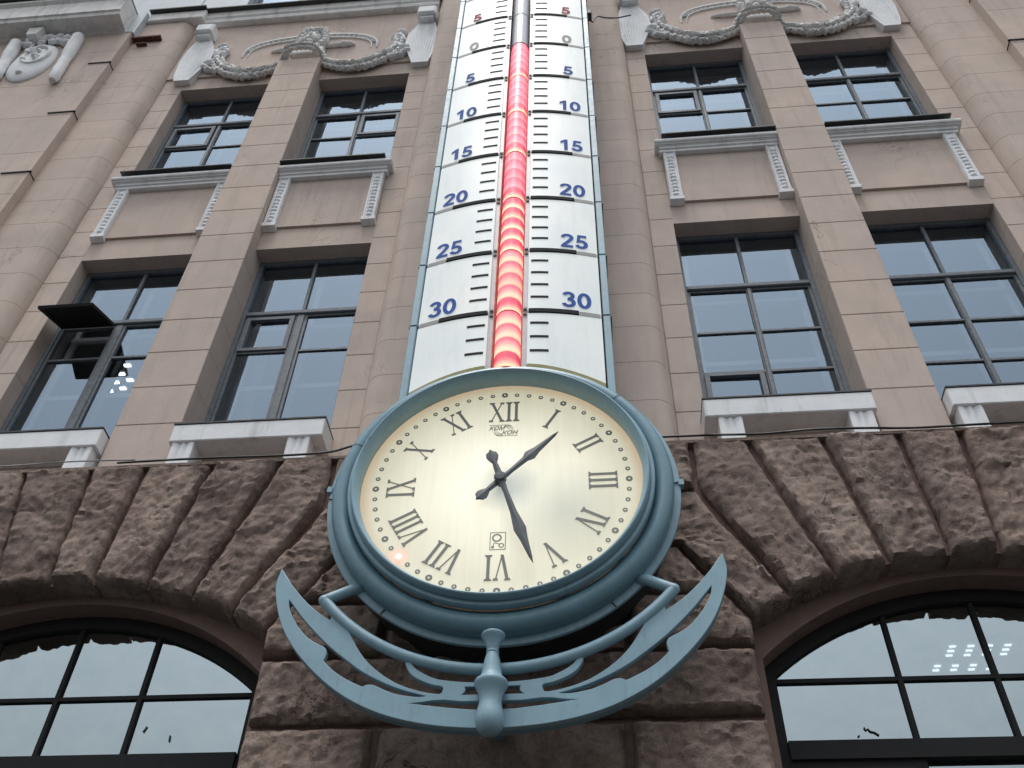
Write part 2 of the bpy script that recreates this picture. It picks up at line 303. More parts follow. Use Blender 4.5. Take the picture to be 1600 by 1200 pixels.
def thing(name, loc, label, cat, group=None):
    e = bpy.data.objects.new(name, None); COL.objects.link(e); e.location = Vector(loc) + EYE; tag(e, label, cat, group); bpy.context.view_layer.update(); return e
def box(name, mat, parent, *a, c=0.0): return MB().box(*a, c=c).build(name, mat, parent)

AX = -0.805                 # axis of clock, thermometer and bay
CZ = 5.44                   # clock centre height above the eye
GZ = -1.6                   # ground

# ------------------------------------------------------------------ setting: pavement and road in front of the building
g = MB(); g.add([(-300, 6.9, GZ), (300, 6.9, GZ), (300, 1.5, GZ), (-300, 1.5, GZ)], [(0, 1, 2, 3)]); tag(g.build('pavement', 'paving'), kind='structure')
k_ = MB().box(-300, 300, 1.3, 1.5, GZ - 0.15, GZ).build('kerb', 'paving'); tag(k_, kind='structure')
g = MB(); g.add([(-300, 1.3, GZ - .15), (300, 1.3, GZ - .15), (300, -300, GZ - .15), (-300, -300, GZ - .15)], [(0, 1, 2, 3)]); tag(g.build('road', 'asphalt'), kind='structure')
g = MB(); g.add([(-300, 8, GZ - .16), (300, 8, GZ - .16), (300, 300, GZ - .16), (-300, 300, GZ - .16)], [(0, 1, 2, 3)]); tag(g.build('ground', 'asphalt'), kind='structure')

# ------------------------------------------------------------------ the building
B = thing('city_building', (AX, 7, GZ), 'beige stuccoed building with a brown rough stone ground floor and arched windows', 'building')

# ---- rusticated ground floor stones
def stone_block(inner, outer, ysoff=7.06, proud=0.15, seed=0, cell=0.027):
    """One rock-faced block between two edge polylines (bottom to top), inset by the joint."""
    def poly(e):
        L = [0]
        for a, b in zip(e, e[1:]): L.append(L[-1] + math.dist(a, b))
        return L
    Li, Lo = poly(inner), poly(outer)
    def at(e, L, t):
        d = t * L[-1]
        for i in range(len(e) - 1):
            if d <= L[i + 1] + 1e-9:
                k = (d - L[i]) / (L[i + 1] - L[i]); return Vector((e[i][0] + (e[i + 1][0] - e[i][0]) * k, e[i][1] + (e[i + 1][1] - e[i][1]) * k))
        return Vector(e[-1])
    W = max(0.1, (math.dist(inner[0], outer[0]) + math.dist(inner[-1], outer[-1])) / 2); Hh = (Li[-1] + Lo[-1]) / 2
    nu, nv = max(6, int(W / cell)), max(6, int(Hh / cell)); gu, gv = 0.026 / W, 0.026 / Hh
    so = Vector((seed * 3.7, seed * 1.3, seed * 2.1)); grid = []
    lean_u, lean_v = random.uniform(-0.04, 0.04), random.uniform(-0.05, 0.03)
    for j in range(nv + 1):
        row = []; v = gv + (1 - 2 * gv) * j / nv
        for i in range(nu + 1):
            u = gu + (1 - 2 * gu) * i / nu
            a, b = at(inner, Li, v), at(outer, Lo, v); p = a.lerp(b, u)
            eu = min(i, nu - i) / nu * W; ev = min(j, nv - j) / nv * Hh; e = min(eu, ev)
            q = Vector((p.x, 0, p.y)) * 1.0 + so
            rim = min(1, (e / 0.045)) ** 0.45
            big = noise.fractal(q * 2.3, 1.0, 2.0, 4); mid = abs(noise.noise(q * 7.0 + Vector((5, 1, 2)))); fin = noise.fractal(q * 19, 0.9, 2.2, 3)
            # conchoidal chips: plateaus with sharp edges
            vd = noise.voronoi(q * 3.2, distance_metric='DISTANCE')[0]; chip = min(1.0, (vd[1] - vd[0]) * 3.0)
            vv_ = noise.voronoi(q * 3.6 + 0.25 * noise.noise_vector(q * 3.0)); cpt = vv_[1][0]; hv = noise.noise_vector(cpt * 7.3); fac = (hv.x * (q.x * 3.6 - cpt.x) + hv.z * (q.z * 3.6 - cpt.z)) + 0.5 * hv.y
            d = 0.055 + rim * (proud * 0.40 + 0.022 * big + 0.010 * chip - 0.012 * mid + 0.040 * fac + 0.5 * lean_u * (u - .5) * 2 + 0.5 * lean_v * (v - .5) * 2) + 0.014 * fin * (0.4 + rim)
            d = max(0.02, d)
            w_ = max(0.3, 1 - e / .1); jx = w_ * (0.014 * noise.noise(q * 8 + Vector((9, 0, 0))) + 0.008 * noise.noise(q * 24)); jz = w_ * (0.014 * noise.noise(q * 8 + Vector((0, 0, 9))) + 0.008 * noise.noise(q * 24 + Vector((3, 3, 3))))
            row.append((p.x + jx, 6.875 - d, p.y + jz))
        grid.append(row)
    mb = MB(); nn = nu + 1
    mb.add([p for r in grid for p in r], [(j * nn + i, j * nn + i + 1, (j + 1) * nn + i + 1, (j + 1) * nn + i) for j in range(nv) for i in range(nu)])
    ring = [(0, i) for i in range(nu + 1)] + [(j, nu) for j in range(1, nv + 1)] + [(nv, i) for i in range(nu - 1, -1, -1)] + [(j, 0) for j in range(nv - 1, 0, -1)]
    cx = sum(grid[j][i][0] for j, i in ring) / len(ring); cz = sum(grid[j][i][2] for j, i in ring) / len(ring)
    loops = [[grid[j][i] for j, i in ring]]
    for t in (0.35, 0.7, 1.0):
        lp = []
        for (j, i) in ring:
            p = Vector(grid[j][i]); q = Vector((p.x, t * 2, p.z)) + so; w = 0.012 * noise.noise(q * 8) * (1 if t < 1 else 0.3)
            dirv = Vector((p.x - cx, 0, p.z - cz)).normalized()
            lp.append(tuple(Vector((p.x, p.y + (ysoff - p.y) * t, p.z)) + dirv * w))
        loops.append(lp)
    k = len(ring); vv = [p for lp in loops for p in lp]
    mb.add(vv, [(a * k + i, a * k + (i + 1) % k, (a + 1) * k + (i + 1) % k, (a + 1) * k + i) for a in range(3) for i in range(k)])
    return mb.build('stone_block', 'stone', B, smooth=38)
IR, IZ = 3.345, 1.62
TOP = 6.36
ARC = [AX - 3.885, AX + 3.885]      # centres of the two arched windows
sd_ = 0
for c0, sides in ((ARC[0], (-1, 1)), (ARC[1], (-1, 1))):
    sd_ += 1; stone_block([(c0 - .20, 4.955), (c0 - .28, TOP)], [(c0 + .20, 4.955), (c0 + .28, TOP)], seed=sd_, proud=0.19)
    for s in sides:
        inward = (s > 0) == (c0 < AX)
        def E_(*p): return [(c0 + s * x, z) for x, z in p]
        v1i, v1o = E_((.20, 4.955), (.28, TOP)), E_((.70, 4.89), (.97, TOP))
        v2o = E_((1.145, 4.765), (1.66, TOP)); v3o = E_((1.55, 4.585), (2.18, 5.757), (2.18, TOP))
        v4o = E_((1.88, 4.385), (2.42, 5.14), (2.90, 5.16), (2.90, 5.757))
        L = [(v1i, v1o), (v1o, v2o), (v2o, v3o), (E_((1.55, 4.585), (2.18, 5.757)), v4o),
             (E_((2.08, 4.67), (2.42, 5.14)), E_((2.90, 4.67), (2.90, 5.14))),
             (E_((1.89, 4.15), (1.885, 4.385), (2.08, 4.67)), E_((2.90, 4.15), (2.90, 4.40), (2.90, 4.67))),
             (E_((2.18, 5.757), (2.18, TOP)), E_((2.90, 5.757), (2.90, TOP)))]
        z = 4.15; alt = 0
        while z > -1.5:
            zb = max(GZ, z - 0.583)
            xs = [1.90, 2.95] if alt else [1.90, 2.95 if not inward else 3.885 + (0.28 if s > 0 else 0)]
            if alt and not inward: L.append((E_((2.95, zb), (2.95, z)), E_((3.885, zb), (3.885, z))))
            if alt: L.append((E_((1.90, zb), (1.90, z)), E_((2.93, zb), (2.93, z))))
            else: L.append((E_((1.90, zb), (1.90, z)), E_((3.885, zb), (3.885, z))))
            z = zb; alt ^= 1
        for q in L:
            if not q: continue
            lo = min(p[1] for p in q[0]) < 2.2
            sd_ += 1; a, b2 = (q if s > 0 else (q[1], q[0])); stone_block(a, b2, seed=sd_, proud=random.uniform(0.13, 0.18), cell=0.09 if lo else 0.027)
# the stones behind the clock between the two arches
for z0, z1 in ((4.15, 4.67), (4.67, 5.14), (5.14, 5.757), (5.757, TOP)):
    sd_ += 1; stone_block([(AX - .985, z0), (AX - .985, z1)], [(AX + .985, z0), (AX + .985, z1)], seed=sd_, cell=0.06)
z = 4.15; alt = 0
while z > -1.5:
    zb = max(GZ, z - 0.583)
    if alt: sd_ += 1; stone_block([(AX - .945, zb), (AX - .945, z)], [(AX + .945, zb), (AX + .945, z)], seed=sd_, cell=0.06)
    z = zb; alt ^= 1
# outer piers of the ground floor
for s in (-1, 1):
    z = TOP; q = 0
    for z1, z0 in ((TOP, 5.757), (5.757, 5.14), (5.14, 4.67), (4.67, 4.15), (4.15, 3.567), (3.567, 2.984), (2.984, 2.4), (2.4, 1.2), (1.2, 0), (0, GZ)):
        x0 = 3.885 + (2.90 if z0 > 4.1 else 3.885); sd_ += 1
        e0, e1 = [(AX + s * x0, z0), (AX + s * x0, z1)], [(AX + s * 10.2, z0), (AX + s * 10.2, z1)]
        stone_block(*( (e0, e1) if s > 0 else (e1, e0)), seed=sd_, cell=0.12)
# mortar backing with the arch openings, smooth reveal ring, soffits
def arch_strip(r, cz, w, n=40):
    pts = [(-w, GZ)]
    for i in range(n + 1):
        x = -w + 2 * w * i / n; pts.append((x, cz + math.sqrt(r * r - x * x)))
    pts.append((w, GZ)); return pts
def wall_with_arches(y, r, cz, w, ztop, xl, xr, ydeep, name, mat):
    mb = MB(); 
    for c0 in ARC:
        p = arch_strip(r, cz, w)
        for a, b2 in zip(p[1:-2], p[2:-1]):
            mb.add([(c0 + a[0], y, a[1]), (c0 + b2[0], y, b2[1]), (c0 + b2[0], y, ztop), (c0 + a[0], y, ztop)], [(0, 1, 2, 3)])
        for a, b2 in zip(p[:-1], p[1:]):
            mb.add([(c0 + a[0], y, a[1]), (c0 + b2[0], y, b2[1]), (c0 + b2[0], ydeep, b2[1]), (c0 + a[0], ydeep, a[1])], [(0, 1, 2, 3)])
    for a, b2 in ((xl, ARC[0] - w), (ARC[0] + w, ARC[1] - w), (ARC[1] + w, xr)):
        mb.add([(a, y, GZ), (b2, y, GZ), (b2, y, ztop), (a, y, ztop)], [(0, 1, 2, 3)])
    return mb.build(name, mat, B)
wall_with_arches(6.875, IR + 0.03, IZ, 1.92, TOP - 0.03, -11.2, 9.6, 7.05, 'mortar_bed', 'mortar')
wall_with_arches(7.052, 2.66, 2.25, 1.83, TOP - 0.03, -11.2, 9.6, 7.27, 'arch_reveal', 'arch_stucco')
MB().box(-11.2, 9.6, 6.80, 7.5, TOP - 0.035, TOP + 0.0).build('plinth_ledge', 'stone', B)

# ---- arched ground floor windows
def arched_window(c0, boardcol):
    fr = MB(); p = arch_strip(2.66, 2.25, 1.83)
    # outer frame: from the reveal down to the glass edge
    def gl(x, z):   # matching point on glass outline
        return None
    n = 40; W0, W1 = 1.84, 1.72; pts0 = arch_strip(2.67, 2.25, W0, n); pts1 = [(-W1, GZ)] + [(-W1 + 2 * W1 * i / n, 0) for i in range(n + 1)] + [(W1, GZ)]
    Rg = 2.60; zt = 4.79; pts1 = [(x, (zt - Rg + math.sqrt(Rg * Rg - x * x)) if 0 < i < n + 2 else GZ) for i, (x, _) in enumerate(pts1)]
    for a in range(len(pts0) - 1):
        q = [(c0 + pts0[a][0], 7.255, pts0[a][1]), (c0 + pts0[a + 1][0], 7.255, pts0[a + 1][1]), (c0 + pts1[a + 1][0], 7.255, pts1[a + 1][1]), (c0 + pts1[a][0], 7.255, pts1[a][1])]
        fr.add(q, [(0, 1, 2, 3)]); fr.add([q[3], q[2], (q[2][0], 7.33, q[2][2]), (q[3][0], 7.33, q[3][2])], [(0, 1, 2, 3)])
    f = fr.build('arched_window', 'black_frame', B)
    tag(f, label='arched ground floor window with dark frame and pale mirror glass')
    xs = [-W1, -0.745, 0.0, 0.745, W1]; rows = [(4.105, 9), (3.577, 4.105), (2.1, 3.44), (0.6, 2.0), (GZ + .3, 0.55)]
    for x in xs[1:-1]:
        MB().box(c0 + x - .019, c0 + x + .019, 7.27, 7.33, GZ, zt - Rg + math.sqrt(Rg * Rg - x * x) + .02).build('mullion', 'black_frame', f)
    MB().box(c0 - W1, c0 + W1, 7.274, 7.33, 4.087, 4.123).build('glazing_bar', 'black_frame', f)
    MB().box(c0 - W1, c0 + W1, 7.22, 7.34, 3.43, 3.577).build('transom', 'black_frame', f)
    MB().box(c0 - W1, c0 + W1, 7.24, 7.34, 2.0, 2.1).build('transom', 'black_frame', f)
    MB().box(c0 - W1, c0 + W1, 7.20, 7.34, 0.5, 0.6).build('transom', 'black_frame', f)
    for i in range(4):
        a, b2 = c0 + xs[i] - .01, c0 + xs[i + 1] + .01
        for r_, (z0, z1) in enumerate(rows):
            if r_ == 0:
                prof = [(a, 4.10), (b2, 4.10)] + [(b2 + (a - b2) * t / 12, zt - Rg + math.sqrt(max(0, Rg * Rg - (b2 + (a - b2) * t / 12 - c0) ** 2)) + 0.01) for t in range(13)]
                mb = MB(); k = len(prof); mb.add([(x, 7.30, z) for x, z in prof], [tuple(range(k))])
                # shallow tilt of each pane: panes never sit perfectly in line
            else:
                mb = MB(); mb.add([(a, 7.30, z0), (b2, 7.30, z0), (b2, 7.30, z1), (a, 7.30, z1)], [(0, 1, 2, 3)])
            if boardcol and i in boardcol and r_ == 2:
                bo = MB().box(a, b2, 7.25, 7.33, z0, z1)
                for q in range(3): bo.box(a + .1, b2 - .1, 7.235, 7.26, 3.34 - .08 * q, 3.37 - .08 * q)
                bo.build('board', 'black_frame', f); continue
            mb.build('pane', 'film_glass', f)
    return f
wl_ = arched_window(ARC[0], None); wr_ = arched_window(ARC[1], (0,))
tag(wl_, label='arched ground floor window left of the clock, with dark frame and pale mirror glass'); tag(wr_, label='arched ground floor window right of the clock, ceiling lamps showing through its glass')
for w_, pts in ((wl_, [[(-3.661, 3.695), (-3.681, 3.647)]]), (wl_, [[(-3.448, 3.615), (-3.443, 3.564)]]), (wr_, [[(1.826, 3.490), (1.84, 3.496)]]), (wr_, [[(1.885, 3.56), (1.893, 3.535), (1.908, 3.548), (1.924, 3.526), (1.95, 3.52), (1.98, 3.495)]])):
    for p_ in pts: MB().tube([(x * 7.29 / 7, 7.29, z * 7.29 / 7) for x, z in p_], .006, 5).build('paint_mark', 'cable_black', w_)

# ---- stuccoed upper floors
def courses(z0, z1):
    js = [z0] + [7.13 + .5855 * k for k in range(40) if z0 + .12 < 7.13 + .5855 * k < z1 - .12] + [z1]
    return list(zip(js, js[1:]))
G = 0.0031
PL = [(AX - 4.265, AX - 3.535), (AX + 3.55, AX + 4.215)]
for x0, x1 in PL:
    MB().box(x0 + .009, x1 - .009, 7.009, 7.6, TOP, 15.9).build('pilaster_core', 'stucco', B)
    for a, b2 in courses(TOP + .05, 15.9): MB().box(x0, x1, 7.0, 7.45, a + G, b2 - G, c=.006).build('pilaster_block', 'stucco', B)
for s in (-1, 1):
    for u0, u1, zt_ in ((1.655, 1.96 if s > 0 else 1.98, 15.88), (5.925 if s > 0 else 5.95, 6.31, 15.88)):
        x0, x1 = sorted((AX + s * u0, AX + s * u1))
        MB().box(x0 + (.014 if u0 > 3 or s < 0 else 0), x1 - (.014 if u0 < 3 or s < 0 else 0), 7.214, 7.6, TOP, zt_).build('strip_core', 'stucco', B)
        for a, b2 in courses(TOP + .05, zt_): MB().box(x0, x1, 7.2, 7.46, a + G, b2 - G, c=.005).build('strip_block', 'stucco', B)
def corner(xf, xr, yf=7.0, yr=7.25, n=8, off=0.0):   # elliptical rounded corner from front face to rear
    out = []
    for i in range(n + 1):
        t = i / n * PI / 2; out.append((xf + (xr - xf) * math.sin(t), yr - (yr - yf) * math.cos(t)))
    return out
def pier_profile(x0f, x0r, x1f, x1r, inset=0.0):
    left = [(x, y + inset) for x, y in corner(x0f, x0r)] if x0r is not None else [(x0f, 7.25), (x0f, 7.0 + inset)][::-1]
    right = [(x, y + inset) for x, y in corner(x1f, x1r)] if x1r is not None else [(x1f, 7.0 + inset), (x1f, 7.25)]
    return left[::-1] + right + [((x1r if x1r is not None else x1f), 7.5), ((x0r if x0r is not None else x0f), 7.5)]
def pier(x0f, x0r, x1f, x1r, ztop):
    MB().prism_z(pier_profile(x0f, x0r, x1f, x1r, 0.014), TOP, ztop).build('pier_core', 'stucco', B, smooth=40)
    for a, b2 in courses(TOP + .05, ztop): MB().prism_z(pier_profile(x0f, x0r, x1f, x1r), a + G, b2 - G).build('pier_block', 'stucco', B, smooth=40)
pier(AX - 1.44, AX - 1.656, AX + 1.44, AX + 1.656, 19.5)
pier(AX - 7.275, None, AX - 6.53, AX - 6.31, 17.93)
pier(AX + 6.53, AX + 6.31, AX + 7.275, None, 17.93)
# projecting end bays with sheet metal drip strips
for s in (-1, 1):
    x0, x1 = sorted((AX + s * 7.275, AX + s * 10.2))
    MB().box(x0 + (.03 if s > 0 else 0), x1 - (.03 if s < 0 else 0), 6.864, 7.5, TOP, 17.25).build('end_bay_core', 'stucco', B)
    zz = [TOP + .05] + [7.13 + 1.171 * k for k in range(9)] + [17.25]
    for a, b2 in zip(zz, zz[1:]):
        MB().box(x0 + (.0 if s > 0 else 0), x1, 6.85, 7.2, a + .002, b2 - .002, c=.003).build('end_bay_block', 'stucco', B)
    for zc in (16.02, 14.24, 12.4, 10.6, 8.8):
        st_ = MB(); xe = AX + s * 7.275; w = random.uniform(.38, .46)
        a, b2 = sorted((xe - s * 0.03, xe + s * w)); st_.box(a, b2, 6.83, 6.862, zc - .012, zc + .006); a, b2 = sorted((xe - s * .012, xe + s * .02)); st_.box(a, b2, 6.83, 7.0, zc - .012, zc - .002)
        st_.build('drip_strip', 'sheet_metal', B)

# spandrels, sills, cornices for the four window columns
WC = [(AX - 5.95, AX - 4.265), (AX - 3.535, AX - 1.98), (AX + 1.96, AX + 3.55), (AX + 4.215, AX + 5.925)]
def carved_strip(x0, x1, y0, z0, z1):
    mb = MB(); cx = (x0 + x1) / 2; mb.box(x0, x1, y0, 7.25, z0 + .06, z1)
    mb.prism_x([(y0 - .015, z0 + .10), (y0 - .015, z0 + .03), (7.2, z0), (7.2, z0 + .10)], x0 - .01, x1 + .01)
    hw = (x1 - x0) / 2
    for e in (x0 + .018, x1 - .018): mb.tube([(e, y0, z0 + .1), (e, y0, z1)], .016, 6)
    k = int((z1 - z0 - .15) / .085)
    for i in range(k): mb.ball((cx, y0, z0 + .16 + i * .085), (hw * .55, .028, .040), jit=.12)
    return mb.build('carved_strip', 'white_plaster', B, smooth=50)
for wi, (x0, x1) in enumerate(WC):
    MB().box(x0, x1, 7.206, 7.6, 10.54, 10.998).build('lintel_band', 'stucco', B)
    MB().box(x0, x1, 7.172, 7.6, 11.0, 12.16).build('spandrel_panel', 'stucco', B)
    MB().box(x0, x1, 7.21, 7.6, 12.16, 12.42).build('sill_back', 'stucco', B)
    MB().box(x0, x1, 7.206, 7.6, 15.46, 15.853).build('lintel_band', 'stucco', B)
    MB().box(x0, x1, 7.15, 7.6, TOP, 6.72).build('sill_recess', 'stucco', B)
    outer_l, outer_r = wi in (0, 2), wi in (1, 3)
    a = x0 + (0.0 if outer_l else .004); b2 = x1 - (0 if outer_r else .004)
    carved_strip(a + .005, a + .175, 7.12, 10.93, 12.15); carved_strip(b2 - .175, b2 - .005, 7.12, 10.93, 12.15)
    # moulded sill cornice, its end stepping out over the flat strip
    e0, e1 = (a - .10 if outer_l else a), (b2 + .10 if outer_r else b2)
    MB().prism_x([(7.3, 12.15), (7.10, 12.15), (7.095, 12.20), (7.075, 12.205), (7.07, 12.235), (7.05, 12.25), (7.3, 12.252)], e0 + (.06 if outer_l else 0), e1 - (.06 if outer_r else 0)).build('sill_cornice', 'white_plaster', B)
    MB().prism_x([(7.3, 12.255), (7.04, 12.255), (7.03, 12.275), (7.01, 12.28), (7.0, 12.30), (7.0, 12.335), (7.3, 12.36)], e0, e1).build('sill_cornice', 'white_plaster', B)
    MB().box(x0 - (.0 if not outer_l else -.005), x1 + (0 if not outer_r else -.005), 6.965, 7.43, 12.415, 12.437).build('sill_flashing', 'sheet_metal', B)
    # lower sill
    e0, e1 = (x0 - .065 if outer_l else x0 + .005), (x1 + .065 if outer_r else x1 - .005)
    if not outer_l: e0 = x0 + .02
    if not outer_r: e1 = x1 - .02
    sl = MB().box(e0, e1, 6.86, 7.3, 6.72, 6.955, c=.01).build('window_sill', 'white_plaster', B)
    MB().box(e0 - .004, e1 + .004, 6.852, 7.43, 6.957, 6.975).build('sill_flashing', 'sheet_metal', B)
    for bx in (x0 + .06, x1 - .29):
        br = MB(); y0 = 6.885
        br.prism_z([(bx, 7.3), (bx, y0), (bx + .02, y0 - .01), (bx + .06, y0), (bx + .08, y0 + .015), (bx + .115, y0 - .005), (bx + .15, y0 + .015), (bx + .17, y0), (bx + .21, y0 - .01), (bx + .23, y0), (bx + .23, 7.3)], TOP + .002, 6.718)
        br.build('sill_bracket', 'white_plaster', B, smooth=50)

# ---- upper windows
def window(wi, z0, z1, rows, transom, vent=None, upper_mull=True, open_vent=False, curtain=False):
    x0, x1 = WC[wi]; Y = 7.42; fw = .06
    fr = MB()
    for q in ((x0 - .02, x0 + fw, z0, z1 + .02), (x1 - fw, x1 + .02, z0, z1 + .02)): fr.box(q[0], q[1], Y, Y + .09, q[2], q[3])
    fr.box(x0 + fw, x1 - fw, Y + .003, Y + .09, z1 - fw, z1 + .02); fr.box(x0 + fw, x1 - fw, Y + .003, Y + .09, z0, z0 + fw)
    w = fr.build('window', 'frame_paint', B)
    MB().box(x0 + fw, x1 - fw, Y - .015, Y + .085, transom - .036, transom + .036, c=.01).build('transom', 'frame_paint', w)
    xm = (x0 + x1) / 2 + random.uniform(-.01, .01); a, b2 = x0 + fw, x1 - fw
    MB().box(xm - .020, xm + .020, Y + .015, Y + .07, transom + .045, z1 - fw).build('glazing_bar', 'mullion_paint', w)
    mw = .045 if wi < 2 and z0 < 10 else .024
    MB().box(xm - mw, xm + mw, Y + .002, Y + .08, z0 + fw, transom - .045, c=.008).build('mullion', 'mullion_paint', w)
    # casement rails just inside the frame
    cs = MB(); cr0 = .035 if wi < 2 and z0 < 10 else .010
    for (p, q) in ((a, xm - mw), (xm + mw, b2)):
        pa, qa = (cr0 if p > a + .1 else .035), (cr0 if q < b2 - .1 else .035); cs.box(p, p + pa, Y + .02, Y + .07, z0 + fw, transom - .036); cs.box(q - qa, q, Y + .02, Y + .07, z0 + fw, transom - .036)
        cs.box(p + pa, q - qa, Y + .022, Y + .07, transom - .065, transom - .036); cs.box(p + pa, q - qa, Y + .022, Y + .07, z0 + fw, z0 + fw + .035)
    cs.build('casement', 'mullion_paint', w)
    zs = [z0 + fw] + sorted(rows) + [transom - .045]
    for z in rows:
        for (p, q) in ((a, xm - mw), (xm + mw, b2)): MB().box(p + .01, q - .01, Y + .0215, Y + .0685, z - .015, z + .015).build('glazing_bar', 'mullion_paint', w)
    for ci, (p, q) in enumerate(((a, xm - mw), (xm + mw, b2))):
        for ri, (r0, r1) in enumerate(zip(zs, zs[1:])):
            is_vent = vent == (ci, ri)
            if is_vent:
                vz0, vz1 = r0 + .02, r1 - .02; vs = MB()
                if not open_vent:
                    vs.box(p + .03, p + .085, Y - .005, Y + .06, vz0, vz1); vs.box(q - .085, q - .03, Y - .005, Y + .06, vz0, vz1)
                    vs.box(p + .085, q - .085, Y - .002, Y + .06, vz1 - .05, vz1); vs.box(p + .085, q - .085, Y - .002, Y + .06, vz0, vz0 + .05)
                    vs.build('vent_sash', 'frame_paint', w)
                else:
                    # hinged at its top edge and pushed out almost level
                    h0, h1 = Vector((p + .02, 7.40, 9.36)), Vector((q - .02, 7.40, 9.36)); dv = Vector((0.01, -.53, -.24)); nrm = Vector((0, -.24, .53)).normalized() * .02
                    for (s0, s1, t0, t1) in ((0, .09, 0, 1), (.91, 1, 0, 1), (.09, .91, 0, .09), (.09, .91, .91, 1)):
                        pts = [h0.lerp(h1, s0) + dv * t0, h0.lerp(h1, s1) + dv * t0, h0.lerp(h1, s1) + dv * t1, h0.lerp(h1, s0) + dv * t1]
                        vs.add([t - nrm for t in pts] + [t + nrm for t in pts], [(0, 1, 2, 3), (7, 6, 5, 4), (0, 1, 5, 4), (1, 2, 6, 5), (2, 3, 7, 6), (3, 0, 4, 7)])
                    pts = [h0.lerp(h1, .05) + dv * .05, h0.lerp(h1, .95) + dv * .05, h0.lerp(h1, .95) + dv * .95, h0.lerp(h1, .05) + dv * .95]
                    v_ = vs.build('vent_sash', 'black_frame', w); tag(v_, label='open vent sash pushed out over the window')
                    pb = MB(); pb.add([t - nrm * .3 for t in pts] + [t + nrm * .3 for t in pts], [(0, 1, 2, 3), (7, 6, 5, 4), (0, 1, 5, 4), (1, 2, 6, 5), (2, 3, 7, 6), (3, 0, 4, 7)]); pb.build('vent_sheet', 'black_frame', w)
                    continue
            y = Y + .045 + random.uniform(-.002, .002); tx, tz = random.uniform(-.003, .003), random.uniform(-.004, .004)
            mb = MB(); mb.add([(p, y - tx, r0 + 0), (q, y + tx, r0), (q, y + tx + tz, r1), (p, y - tx + tz, r1)], [(0, 1, 2, 3)]); mb.build('pane', 'window_glass', w)
    for (p, q) in ((a, xm - .02), (xm + .02, b2)):
        y = Y + .045; tz = random.uniform(-.004, .004)
        mb = MB(); mb.add([(p, y, transom + .04), (q, y, transom + .04), (q, y + tz, z1 - fw + .01), (p, y + tz, z1 - fw + .01)], [(0, 1, 2, 3)]); mb.build('pane', 'window_glass', w)
    # second, inner window behind the first
    inn = MB(); yi = Y + .24
    for z in (transom - .02, (z0 + transom) / 2 + .12, transom + (z1 - transom) * .93, z0 + .12): inn.box(a + .02, b2 - .02, yi, yi + .05, z - .035, z + .035)
    for x in (a + .07, xm + .04, b2 - .07): inn.box(x - .035, x + .035, yi + .003, yi + .048, z0, z1 - .02)
    inn.build('inner_window_frame', 'inner_frame_paint', w)
    # reveal between outer and inner window
    rv = MB(); rv.box(x0 - .02, x0 + .03, Y + .092, yi + .05, z0, z1); rv.box(x1 - .03, x1 + .02, Y + .092, yi + .05, z0, z1); rv.box(x0, x1, Y + .092, yi + .05, z1 - .02, z1 + .05)
    rv.build('reveal', 'interior', w)
    if curtain:
        cu = MB(); pr = [(a + .0 + t * .03, 7.86 + .02 * (t % 2)) for t in range(9)]
        for (q0, q1) in zip(pr, pr[1:]): cu.add([(q0[0], q0[1], z0), (q1[0], q1[1], z0), (q1[0], q1[1], transom), (q0[0], q0[1], transom)], [(0, 1, 2, 3)])
        cu.build('curtain', 'curtain', w)
    return w
lo, hi = 6.975, 10.54
tag(window(0, lo, hi, [8.775], 9.43, vent=(0, 1), open_vent=True), label='lower window with an open vent and bright ceiling lamps behind it')
tag(window(1, lo, hi, [8.72], 9.43, vent=(0, 1), curtain=True), label='lower window with a closed vent sash, beside the thermometer')
tag(window(2, lo, hi, [7.95, 8.63], 9.45, vent=(0, 0)), label='lower window with a vent sash in its bottom corner')
tag(window(3, lo, hi, [7.95, 8.63], 9.43), label='lower window of eight plain panes')
for i, (r, v) in enumerate((([13.86], (0, 1)), ([13.86], (1, 1)), ([13.84], (0, 1)), ([13.82], None))):
    window(i, 12.44, 15.46, r, 14.57, vent=v)

# dark rooms behind the windows
for (zf, zc, nm) in ((GZ + .1, 5.75, 'ground'), (6.6, 10.9, 'first'), (12.1, 15.8, 'second')):
    MB().box(-12, 10, 8.0 if nm != 'x' else 8, 13.0, zc, zc + .1).build('interior_ceiling', 'interior_ceiling', B)
    MB().box(-12, 10, 7.70, 8.0, zc, zc + .1).build('interior_beam', 'interior', B)
    MB().box(-12, 10, 13.0, 13.1, zf, zc).build('interior_wall', 'interior', B)
    MB().box(-12, 10, 7.7, 13, zf - .1, zf).build('interior_floor', 'interior', B)
    for x in (-8.4, AX, 6.6): MB().box(x - .1, x + .1, 7.75, 13, zf, zc).build('interior_partition', 'interior', B)
MB().box(-12, -11.2, 7.5, 13, GZ, 19).build('side_wall', 'stucco', B); MB().box(9.6, 10, 7.5, 13, GZ, 19).build('side_wall', 'stucco', B)
MB().box(-12, 10, 7.5, 13, 19.5, 19.7).build('roof', 'sheet_metal', B)

